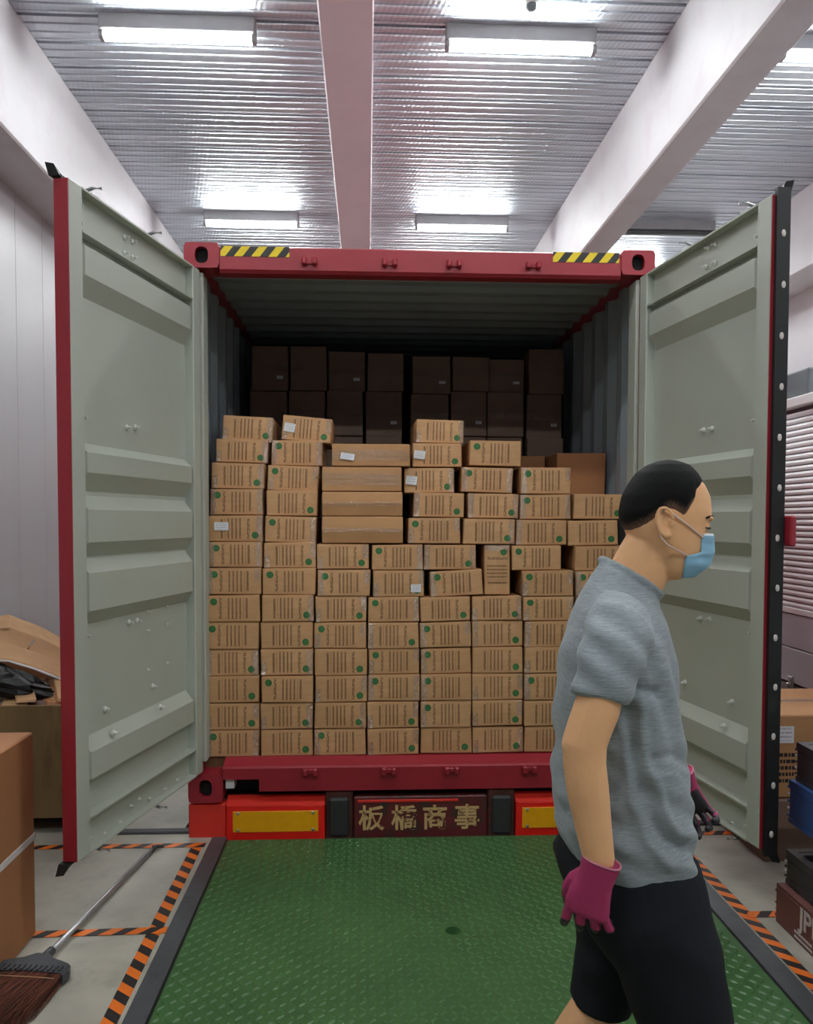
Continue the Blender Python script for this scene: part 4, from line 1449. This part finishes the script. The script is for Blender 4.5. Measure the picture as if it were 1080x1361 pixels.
# post with arm behind the right door
po = empty('support_post', (1.95, 1.62, 0))
tag(po, 'white post with a grey steel arm, showing beside the right door edge', 'post')
G().box(-.06, .06, -.06, .06, 0, 3.2, ch=.006).obj('column', 'white_paint', po)
G().box(-.12, .12, -.12, .12, 0, .015).obj('base_plate', 'galv', po)
G().box(.06, .80, -.035, .035, 2.70, 2.78, ch=.005).obj('arm', 'unit', po)
G().box(.78, .815, -.05, .05, 2.69, 2.79, ch=.004).obj('arm_end', 'galv', po)

# ================================================================== PERSON
man = empty('person', (.30, -2.6, 0))
tag(man, 'man in grey T-shirt, black shorts, blue face mask and pink gloves, walking right', 'person')
MO = Vector(man.location)


def solid(g, name, mt, voxel, smooth=4, parent=man, fac=.5):
    """fuse overlapping closed shapes into one continuous skin"""
    o = g.xform(Matrix.Translation(-MO)).obj(name, mt, None, fix=False)
    md = o.modifiers.new('fuse', 'REMESH')
    md.mode = 'VOXEL'
    md.voxel_size = voxel
    md.use_smooth_shade = True
    if smooth:
        ms = o.modifiers.new('soften', 'SMOOTH')
        ms.factor = fac
        ms.iterations = smooth
    dg = bpy.context.evaluated_depsgraph_get()
    dg.update()
    me = bpy.data.meshes.new_from_object(o.evaluated_get(dg))
    me.name = name
    o.modifiers.clear()
    old = o.data
    o.data = me
    bpy.data.meshes.remove(old)
    if not me.materials:
        me.materials.append(M[mt if isinstance(mt, str) else mt[0]])
    me.polygons.foreach_set('use_smooth', [True] * len(me.polygons))
    o.parent = parent
    return o


def verts_np(me):
    co = np.empty(len(me.vertices) * 3)
    me.vertices.foreach_get('co', co)
    no = np.empty(len(me.vertices) * 3)
    me.vertices.foreach_get('normal', no)
    return co.reshape(-1, 3), no.reshape(-1, 3)


# ---- head as rings: height, back, front, half width
HEAD = [(1.7961, 0.3351, 0.3463, 0.008), (1.7937, 0.3224, 0.3575, 0.022), (1.7859, 0.3018, 0.3784, 0.045), (1.7702, 0.2813, 0.3963, 0.06), (1.7499, 0.2673, 0.4143, 0.068), (1.7263, 0.2549, 0.4259, 0.073), (1.6949, 0.2489, 0.4297, 0.076), (1.6761, 0.25, 0.4252, 0.0755), (1.6635, 0.2525, 0.4198, 0.0745), (1.6446, 0.2592, 0.4209, 0.072), (1.6257, 0.2722, 0.4196, 0.069), (1.6083, 0.2836, 0.4167, 0.065), (1.591, 0.2934, 0.4122, 0.06), (1.5736, 0.3033, 0.4012, 0.052), (1.5609, 0.3131, 0.3837, 0.042), (1.553, 0.326, 0.3645, 0.028)]
hz = np.array([r[0] for r in HEAD])[::-1]
hb = np.array([r[1] for r in HEAD])[::-1]
hf = np.array([r[2] for r in HEAD])[::-1]
hw = np.array([r[3] for r in HEAD])[::-1]
HY_ = -2.6


def head_pt(z, th, off=0.):
    """point on the head at height z; th = 0 front, 90 = the man's right (towards the camera)"""
    b, f, w_ = np.interp(z, hz, hb), np.interp(z, hz, hf), np.interp(z, hz, hw)
    c, s = math.cos(th), math.sin(th)
    cx = b + (f - b) * .46
    rx = (f - cx) if c > 0 else (cx - b)
    e = .86
    x = cx + rx * math.copysign(abs(c) ** e, c)
    y = HY_ - w_ * math.copysign(abs(s) ** e, s) * (1 - .10 * max(0, c))
    p = Vector((x, y, z))
    if off:
        n = Vector((c / max(rx, .02), -s / max(w_, .02), 0)).normalized()
        zz = (z - 1.69) / .11
        n = Vector((n.x * math.sqrt(max(0, 1 - min(1, zz * zz * .9))), n.y * math.sqrt(max(0, 1 - min(1, zz * zz * .9))), max(-1, min(1, zz)) * .9)).normalized()
        p += n * off
    return p


body = G()
zs = np.concatenate([np.linspace(hz[0], hz[-3], 34), [hz[-2], hz[-1]]])
body.loft([[head_pt(z, -2 * PI * j / 40) for j in range(40)] for z in zs])
# nose, lips, brow ridge, cheek, eyelids
body.ell((.422, -2.6, 1.636), (.014, .013, .016))
body.ell((.414, -2.6, 1.656), (.010, .009, .016))
body.ell((.412, -2.6, 1.606), (.010, .022, .012))
for s in (-1, 1):
    body.ell((.413, -2.6 + s * .030, 1.681), (.010, .024, .007))
    body.ell((.404, -2.6 + s * .034, 1.665), (.0125, .015, .010))
# jaw line
body.ell((.345, -2.6, 1.587), (.050, .054, .030))
# ears
for s in (-1, 1):
    rt = Matrix.Rotation(R(-12), 3, 'Y') @ Matrix.Rotation(R(s * 14), 3, 'Z')
    ec = Vector((.3085, -2.6 + s * .0755, 1.672))
    body.ell(ec + Vector((0, -s * .003, 0)), (.014, .004, .025), rot=rt)
    hp = []
    for k in range(15):
        a = R(-120 + 300 * k / 14)
        hp.append(ec + rt @ Vector((-.0170 * math.cos(a) * .95, s * .0085, .029 * math.sin(a) + .002)))
    body.tube(hp, [.0034 + .0010 * math.sin(PI * k / 14) for k in range(15)], 8)
    body.tube([ec + rt @ Vector((-.008 * math.cos(R(a_)), s * .0065, .016 * math.sin(R(a_)) + .001)) for a_ in range(-80, 100, 18)], .0030, 8)
    body.ell(ec + Vector((.004, s * .004, -.025)), (.009, .005, .010))
    body.ell(ec + Vector((.011, s * .003, -.002)), (.004, .005, .008))
# neck
body.tube([(.245, -2.6, 1.47), (.263, -2.6, 1.53), (.290, -2.6, 1.585), (.312, -2.6, 1.63)], [(.066, .066), (.058, .060), (.056, .060), (.054, .056)], 24)
body.ell((.238, -2.6, 1.520), (.05, .075, .035))
# trunk (inside the clothes)
body.tube([(.245, -2.6, .90), (.245, -2.6, 1.10), (.235, -2.6, 1.32), (.238, -2.6, 1.43), (.242, -2.6, 1.48)], [(.15, .10), (.14, .10), (.15, .10), (.12, .075), (.06, .055)], 24)
# arms
AR = [((.195, -2.765, 1.450), .040), ((.162, -2.812, 1.40), .038), ((.138, -2.83, 1.36), .0395), ((.130, -2.831, 1.335), .0415), ((.118, -2.833, 1.305), .0405), ((.107, -2.834, 1.272), .0405), ((.108, -2.834, 1.235), .0385), ((.114, -2.833, 1.19), .0385), ((.126, -2.831, 1.12), .0335), ((.138, -2.830, 1.055), .0285), ((.138, -2.830, 1.040), .024)]
AL = [((.255, -2.435, 1.45), .040), ((.265, -2.385, 1.38), .038), ((.268, -2.365, 1.30), .040), ((.275, -2.355, 1.215), .039), ((.30, -2.352, 1.165), .038), ((.38, -2.35, 1.115), .033), ((.455, -2.346, 1.075), .028), ((.475, -2.345, 1.055), .026)]
for A in (AR, AL):
    body.tube([a for a, _ in A], [r for _, r in A], 20)
body.ell((.088, -2.835, 1.268), (.022, .026, .026))
# legs
LR = [((.262, -2.69, .93), .075), ((.312, -2.69, .80), .070), ((.355, -2.69, .66), .062), ((.390, -2.69, .54), .056), ((.405, -2.69, .47), .055), ((.40, -2.69, .38), .056), ((.405, -2.69, .25), .045), ((.41, -2.69, .12), .035), ((.41, -2.69, .07), .034)]
LL = [((.255, -2.51, .93), .075), ((.266, -2.505, .78), .062), ((.252, -2.50, .66), .055), ((.232, -2.50, .575), .055), ((.195, -2.50, .515), .056), ((.14, -2.50, .43), .055), ((.07, -2.50, .32), .045), ((.0, -2.50, .21), .035), ((-.03, -2.50, .16), .033)]
for A in (LR, LL):
    body.tube([a for a, _ in A], [r for _, r in A], 20)
bo = solid(body, 'body', 'skin', .0032, 3)

# ---- hair: close-cropped cap grown out of the head surface, faded towards its edge
HL = [(0.2211, 1.6557), (0.2463, 1.6542), (0.2556, 1.6534), (0.2768, 1.6685), (0.2979, 1.6866), (0.3145, 1.7002), (0.3315, 1.6958), (0.3454, 1.6853), (0.3531, 1.6853), (0.3575, 1.7004), (0.3713, 1.7157), (0.374, 1.7354), (0.3985, 1.7551), (0.408, 1.7536), (0.4287, 1.7398)]
hlx = [a for a, _ in HL]
hlz = [b for _, b in HL]
g = G()
NZ, NT_ = 40, 120
ztop = hz[-1] - .0006
fade = []
lims = []
for j in range(NT_):
    th = 2 * PI * j / NT_
    zc, lim = ztop, ztop
    while zc > 1.64:
        if zc < np.interp(head_pt(zc, th).x, hlx, hlz):
            break
        lim = zc
        zc -= .0006
    lims.append(lim)
for i in range(NZ):
    for j in range(NT_):
        th = 2 * PI * j / NT_
        lim = (lims[j - 1] + lims[j] * 2 + lims[(j + 1) % NT_]) / 4
        z = lim + (ztop - lim) * (1 - (1 - i / (NZ - 1)) ** 1.5)
        d = z - lim
        k = max(0., min(1., d / .030))
        p = head_pt(z, th, -.0012 + .0080 * k ** .55 + .0006 * noise.noise(head_pt(z, th) * 260))
        g.v.append(tuple(p - MO))
        fade.append(1. if (z > 1.722 or math.cos(th) > .75) else k)
for i in range(NZ - 1):
    for j in range(NT_):
        j2 = (j + 1) % NT_
        g.face((i * NT_ + j2, i * NT_ + j, (i + 1) * NT_ + j, (i + 1) * NT_ + j2))
top = len(g.v) - NT_
g.face([top + j for j in reversed(range(NT_))])
hair = g.obj('hair', 'hair_crop', man, True, fix=True)
at = hair.data.attributes.new('fade', 'FLOAT', 'POINT')
at.data.foreach_set('value', fade)

# ---- eyebrow and lashes
BRW = [[0.3951, -2.645, 1.6809], [0.4108, -2.63, 1.684], [0.4272, -2.61, 1.6826]]
EYE_ = [[0.3895, -2.648, 1.664], [0.4022, -2.64, 1.6624], [0.4148, -2.625, 1.667]]
for s in (1, -1):
    f_ = lambda p: Vector((p[0], -2.6 + (p[1] + 2.6) * s, p[2])) - MO
    G().tube([head_pt(zz, s * R(aa), of) - MO for zz, aa, of in ((1.682, 47, .0015), (1.6845, 37, .0022), (1.685, 27, .0026), (1.683, 17, .0022))], [.0018, .0028, .0031, .0026], 8).obj('eyebrow', 'hair', man, True)
    G().tube([f_((.402, -2.648, 1.6625)), f_((.4105, -2.645, 1.6605)), f_((.4165, -2.637, 1.6610)), f_((.4175, -2.627, 1.6635))], [.0014, .0024, .0026, .0014], 8).obj('eyelashes', 'eye', man, True)

# ---- surgical mask following the face
MP = [[0.424, -2.6, 1.6485], [0.3652, -2.655, 1.6457], [0.36, -2.66, 1.6093], [0.3313, -2.668, 1.6066], [0.3276, -2.655, 1.5678], [0.3885, -2.6, 1.5609], [0.4279, -2.6, 1.6115]]
g = G()
rowsN, colsN = 26, 30
V0, V1 = 1.6495, 1.5585
vs = []
for i in range(rowsN):
    t = i / (rowsN - 1)
    z = V0 + (V1 - V0) * t
    # half angle of the cover at this height: short at the top, wide along the jaw
    ha = np.interp(t, [0, .12, .42, .47, .6, .85, 1], [R(50), R(53), R(55), R(82), R(86), R(84), R(72)])
    row = []
    for j in range(colsN):
        a = -ha + 2 * ha * j / (colsN - 1)
        p = head_pt(max(z, hz[0] + .004), a)
        fr = math.cos(a)
        stand = .0030 + .0060 * max(0, 1 - (a / ha) ** 2)
        pleat = .0022 * math.sin(t * 2 * PI * 3.2) * max(0., 1 - abs(a) / ha) ** .4 + .0018 * noise.noise(Vector((a * 4, t * 7, 2)))
        n = Vector((math.cos(a), -math.sin(a), 0))
        p = p + n * (stand + pleat)
        # the cloth hangs straight from nose to chin
        if abs(a) < R(50):
            k = (1 - abs(a) / R(50))
            front = np.interp(t, [0, .2, .5, .75, 1], [.4275, .437, .4385, .428, .399])
            p.x = p.x * (1 - k) + max(p.x, front) * k
        row.append(p - MO)
    vs.append(row)
for r in vs:
    g.v += [tuple(p) for p in r]
for i in range(rowsN - 1):
    for j in range(colsN - 1):
        a = i * colsN + j
        g.face((a, a + 1, a + colsN + 1, a + colsN), 1 if i == 0 else 0)
mk = g.obj('face_mask', ['mask', 'mask_white'], man, True, fix=True)
md = mk.modifiers.new('cloth', 'SOLIDIFY')
md.thickness = .0014
ST = [[0.3171, -2.682, 1.6896], [0.338, -2.68, 1.6687], [0.3599, -2.668, 1.6475], [0.3042, -2.682, 1.6372], [0.3174, -2.68, 1.6207], [0.3314, -2.672, 1.6053]]
for s in (1, -1):
    f_ = lambda p: Vector((p[0], -2.6 + (p[1] + 2.6) * s, p[2])) - MO
    eb = [f_((.300, -2.679, 1.700)), f_((.292, -2.677, 1.680)), f_((.293, -2.678, 1.655))]
    e0 = vs[2][-1 if s > 0 else 0]
    e1 = vs[12][-1 if s > 0 else 0]
    mid0 = (f_((.318, -2.6815, 1.692)) + Vector(e0)) / 2 + Vector((0, -s * .006, 0))
    pts = [e0, mid0, f_((.318, -2.6815, 1.692)), f_((.304, -2.681, 1.703)), eb[1], f_((.299, -2.680, 1.643)), f_((.312, -2.680, 1.628)), e1]
    G().tube(pts, .0019, 6).obj('ear_loop', 'loop', mk, True)

# ---- T-shirt
sh_ = G()
LV = [  # centre height, back x, front x, half width, tilt
    (.962, .124, .386, .178, -.34), (.990, .116, .388, .184, -.30), (1.05, .112, .387, .187, -.22), (1.12, .110, .380, .185, -.14), (1.19, .110, .372, .186, -.08),
    (1.27, .108, .366, .192, -.05), (1.34, .110, .362, .198, -.04), (1.40, .118, .356, .200, -.06), (1.445, .132, .347, .192, -.10), (1.485, .150, .338, .165, -.18),
    (1.515, .168, .328, .125, -.28), (1.540, .188, .322, .092, -.40), (1.556, .203, .320, .072, -.55)]


def shirt_ring(lv, sc=1., dz=0.):
    zc, xb, xf, w_, ti = lv
    cx, rx = (xb + xf) / 2, (xf - xb) / 2
    out = []
    for k in range(48):
        a = 2 * PI * k / 48
        c, s = math.cos(a), math.sin(a)
        e = .82
        x = rx * math.copysign(abs(c) ** e, c) * sc
        yv = w_ * math.copysign(abs(s) ** e, s) * sc
        out.append((cx + x + (.02 + .18 * max(0., min(1., (zc - 1.12) / .25))) * yv, -2.6 + yv, zc + ti * x + dz))
    return out


sh_.loft([shirt_ring(LV[0], .86, .05), shirt_ring(LV[0], .90, .0), shirt_ring(LV[0], .955, -.010)] + [shirt_ring(l) for l in LV])
for A, hem in (([((.215, -2.70, 1.485), (.050, .062)), ((.190, -2.765, 1.462), (.062, .068)), ((.166, -2.805, 1.43), (.056, .064)), ((.150, -2.822, 1.395), (.050, .058)), ((.136, -2.832, 1.352), (.048, .054)), ((.136, -2.832, 1.350), (.043, .048)), ((.146, -2.826, 1.385), (.038, .042))], 0),
               ([((.262, -2.50, 1.485), (.050, .058)), ((.262, -2.435, 1.462), (.062, .064)), ((.264, -2.395, 1.43), (.056, .062)), ((.266, -2.38, 1.38), (.052, .058)), ((.268, -2.368, 1.32), (.050, .054)), ((.268, -2.368, 1.318), (.044, .048)), ((.266, -2.375, 1.36), (.038, .042))], 0)):
    sh_.tube([a for a, _ in A], [r for _, r in A], 28)
# ribbed collar
cp = []
for k in range(41):
    a = 2 * PI * k / 40
    x = .2655 + .060 * math.cos(a)
    cp.append((x, -2.6 + .068 * math.sin(a), 1.5575 - .62 * (x - .2655)))
sh_.tube(cp, .0075, 10, ref=(0, 0, 1))
so = solid(sh_, 't_shirt', 'shirt', .0048, 5)
me = so.data
co, no = verts_np(me)


def fold(p, d, wave, warp, seed):
    q_ = Vector((p[0] * 3.2 + seed, p[1] * 3.2, p[2] * 3.2))
    ph = (p[0] * d[0] + p[1] * d[1] + p[2] * d[2]) / wave + warp * noise.noise(q_)
    return math.sin(2 * PI * ph)


disp = np.zeros(len(co))
FOLDS = [([(.216, 1.345), (.240, 1.230), (.268, 1.142), (.304, 1.083), (.330, 1.066)], .0085, .011),
         ([(.192, 1.325), (.214, 1.215), (.242, 1.125), (.284, 1.062), (.315, 1.045)], -.0085, .012),
         ([(.196, 1.270), (.212, 1.150), (.236, 1.075), (.282, 1.020)], .0070, .010),
         ([(.214, 1.359), (.262, 1.352)], -.0100, .009), ([(.262, 1.235), (.300, 1.225), (.345, 1.195)], -.006, .010), ([(.255, 1.20), (.30, 1.185), (.35, 1.15)], .005, .010)]


def seg_dist(px, pz, pts_):
    best = 9.
    for (ax0, az0), (bx0_, bz0_) in zip(pts_, pts_[1:]):
        dx, dz = bx0_ - ax0, bz0_ - az0
        k_ = max(0., min(1., ((px - ax0) * dx + (pz - az0) * dz) / (dx * dx + dz * dz)))
        best = min(best, math.hypot(px - ax0 - k_ * dx, pz - az0 - k_ * dz))
    return best


for i in range(len(co)):
    x, y, z = co[i] + np.array(MO)
    n1 = noise.noise(Vector((x * 7, y * 7, z * 4 + 3)))
    n2 = noise.noise(Vector((x * 22, y * 22, z * 13)))
    side = max(0., min(1., (1.48 - z) / .1))
    low = max(0., min(1., (1.30 - z) / .25))
    near_arm = min(1., 1.6 * max(0., 1 - math.hypot(y + 2.83, (x - .15) * .7) / .10))
    m1 = max(0.15, noise.noise(Vector((x * 5 + 9, y * 5, z * 4))) + .5)
    fd = fold((x, y, z), (.90, 0, .44), .078, .8, 2.) * .0105 * m1 * side * (1 - near_arm * .8)       # pulls from armpit to hip
    f2 = fold((x, y, z), (.35, .2, .93), .060, 1.2, 7.) * .006 * low * max(0., n1 + .45)
    f3 = fold((x, y, z), (.55, 0, .85), .050, .7, 5.) * .0030 * near_arm
    hem = max(.12, min(1., (z - (.962 - .34 * (x - .255))) / .07))
    f4 = 0.
    if y < -2.66:
        wob = .008 * noise.noise(Vector((x * 14, z * 14, 4)))
        for pts_, am, wd_ in FOLDS:
            f4 += am * math.exp(-(seg_dist(x + wob, z + wob, pts_) / wd_) ** 2) * min(1., (-2.66 - y) / .05)
    disp[i] = (fd * .6 + f4 + f2 + f3 + .0035 * n1) * hem + .0012 * n2
co += no * disp[:, None]
me.vertices.foreach_set('co', co.ravel())
me.update()

# ---- shorts
g = G()
WA = [(1.08, .135, .372, .165), (1.02, .124, .380, .175), (.95, .122, .384, .185), (.90, .135, .380, .180), (.86, .165, .375, .165)]
rings = []
for zc, xb, xf, w_ in WA[::-1]:
    cx, rx = (xb + xf) / 2, (xf - xb) / 2
    rings.append([(cx + rx * math.cos(2 * PI * k / 40), -2.6 + w_ * math.sin(2 * PI * k / 40), zc) for k in range(40)])
g.loft(rings)
g.tube([(.257, -2.68, .97), (.272, -2.695, .90), (.315, -2.70, .81), (.352, -2.70, .68), (.380, -2.695, .56), (.380, -2.695, .555), (.372, -2.695, .60)], [(.105, .125), (.108, .126), (.103, .108), (.098, .097), (.096, .093), (.088, .085), (.08, .077)], 28)
g.tube([(.250, -2.52, .97), (.262, -2.51, .88), (.268, -2.505, .76), (.256, -2.50, .66), (.240, -2.50, .590), (.240, -2.50, .586), (.246, -2.50, .63)], [(.105, .125), (.100, .108), (.092, .082), (.086, .074), (.082, .070), (.075, .063), (.07, .058)], 28)
sho = solid(g, 'shorts', 'shorts', .006, 5)
me = sho.data
co, no = verts_np(me)
for i in range(len(co)):
    x, y, z = co[i] + np.array(MO)
    n1 = noise.noise(Vector((x * 6, y * 6, z * 4)))
    co[i] += no[i] * (fold((x, y, z), (.45, 0, .9), .10, .9, 4.) * .004 * max(0., n1 + .4) + .004 * n1)
me.vertices.foreach_set('co', co.ravel())
me.update()


# ---- gloves
def glove(wrist, d, n, handed, curl, label):
    """d: down the hand, n: back of the hand, thumb side follows; handed +1 right, -1 left"""
    d = Vector(d).normalized()
    n = Vector(n)
    n = (n - d * n.dot(d)).normalized()
    t = d.cross(n).normalized() * handed
    W = Vector(wrist)
    P = lambda a, b, c: W + d * a + t * b + n * c
    g = G()
    # cuff and palm
    sec = [(-.012, .0, .034, .033), (-.010, .0, .036, .034), (.010, .0, .0335, .031), (.030, .001, .033, .027), (.055, .002, .038, .023), (.074, .001, .0415, .020), (.088, -.002, .040, .017), (.095, -.003, .034, .012)]
    rings = []
    for a, b, rt, rn in sec:
        ring_ = []
        for k in range(28):
            an = 2 * PI * k / 28
            c, s = math.cos(an), math.sin(an)
            ring_.append(P(a, b + rt * math.copysign(abs(c) ** .8, c), rn * math.copysign(abs(s) ** .8, s)))
        rings.append(ring_)
    g.loft(rings)
    for k, (b, ln_, r, fan) in enumerate(((.031, .94, .0092, -.02 + .0), (.0105, 1.05, .0096, -.20), (-.0105, .98, .0092, -.42), (-.030, .84, .0082, -.66))):
        pos = P(.079, b, .003)
        ang = 0.
        pts, rad = [pos - d * .015, pos], [r, r * 1.08]
        for sg, (lseg, bend) in enumerate(((.043, curl[0]), (.028, curl[1]), (.021, curl[2]))):
            ang += R(bend + k * 3)
            dirv = (d * math.cos(ang) - n * math.sin(ang) + t * (-.0 + fan) * math.cos(ang) * 1.0).normalized()
            for q_ in (.5, 1.):
                pts.append(pos + dirv * lseg * ln_ * q_)
                rad.append(r * (1.02 - .06 * sg - (.02 if q_ < 1 else 0)))
            pos = pts[-1]
        pts.append(pos + dirv * .006)
        rad.append(r * .55)
        g.tube(pts, rad, 12, ref=tuple(t))
    # thumb leaves the side of the palm and lies across its front
    g.tube([P(.020, .020, -.010), P(.042, .036, -.016), P(.064, .042, -.026), P(.084, .038, -.034), P(.100, .030, -.038), P(.105, .027, -.039)], [.013, .0135, .0115, .0108, .0095, .005], 12, ref=tuple(n))
    o = solid(g, 'glove', ['glove', 'glove_dark'], .0026, 3)
    me_ = o.data
    me_.materials.clear()
    me_.materials.append(M['glove'])
    me_.materials.append(M['glove_dark'])
    cen = np.array([p.center for p in me_.polygons]) + np.array(MO)
    nor = np.array([p.normal for p in me_.polygons])
    a = (cen - np.array(W)) @ np.array(d)
    cn = (cen - np.array(W)) @ np.array(n)
    dark = ((nor @ np.array(n) < -.35) & (a > .03)) | (cn < -.026) | (a > .116)
    me_.polygons.foreach_set('material_index', dark.astype(np.int32))
    o['label'] = label
    cr = []
    for k in range(29):
        an = 2 * PI * k / 28
        c, s = math.cos(an), math.sin(an)
        cr.append(P(-.013, .035 * math.copysign(abs(c) ** .8, c), .0335 * math.copysign(abs(s) ** .8, s)) - MO)
    G().tube(cr, .0022, 6, ref=tuple(d)).obj('cuff_edge', 'cuff', o, True)
    return o


glove((.139, -2.830, 1.043), (-.27, .02, -.96), (-.30, -1, .10), 1, (20, 32, 28), 'pink knitted glove with dark fingertips, nearer hand')
glove((.478, -2.345, 1.050), (.36, .02, -.93), (.35, 1, .1), -1, (24, 40, 32), 'pink glove with dark palm, farther hand')

# ---- shoes (below the picture)
def shoe(heel, toe, up):
    heel, toe, up = Vector(heel), Vector(toe), Vector(up)
    ax_ = (toe - heel)
    g = G()
    rows = []
    sd = ax_.normalized().cross(up).normalized()
    for t_, w_, h_ in ((0, .028, .06), (.08, .036, .085), (.25, .038, .10), (.45, .040, .085), (.65, .046, .062), (.85, .044, .048), (.97, .030, .036), (1.0, .016, .022)):
        c = heel + ax_ * t_
        ring_ = []
        for k in range(20):
            a = 2 * PI * k / 20
            yy = max(0, .5 + .5 * math.sin(a))
            ring_.append(c + sd * w_ * math.cos(a) + up * (h_ * yy + .012))
        rows.append(ring_)
    g.loft(rows)
    so_ = g.xform(Matrix.Translation(-MO)).obj('shoe', 'shoe', man, True, fix=True)
    g = G()
    rows = []
    for t_, w_ in ((-.01, .025), (.06, .038), (.25, .039), (.45, .041), (.7, .048), (.9, .044), (1.01, .018)):
        c = heel + ax_ * t_
        rows.append([c - sd * w_, c + sd * w_, c + sd * w_ + up * .022, c - sd * w_ + up * .022])
    g.loft(rows)
    g.xform(Matrix.Translation(-MO)).obj('sole', 'sole', so_, False, fix=True)


shoe((.365, -2.69, .004), (.64, -2.69, .004), (0, 0, 1))
shoe((-.095, -2.50, .155), (.055, -2.50, .006), (.52, 0, .70))
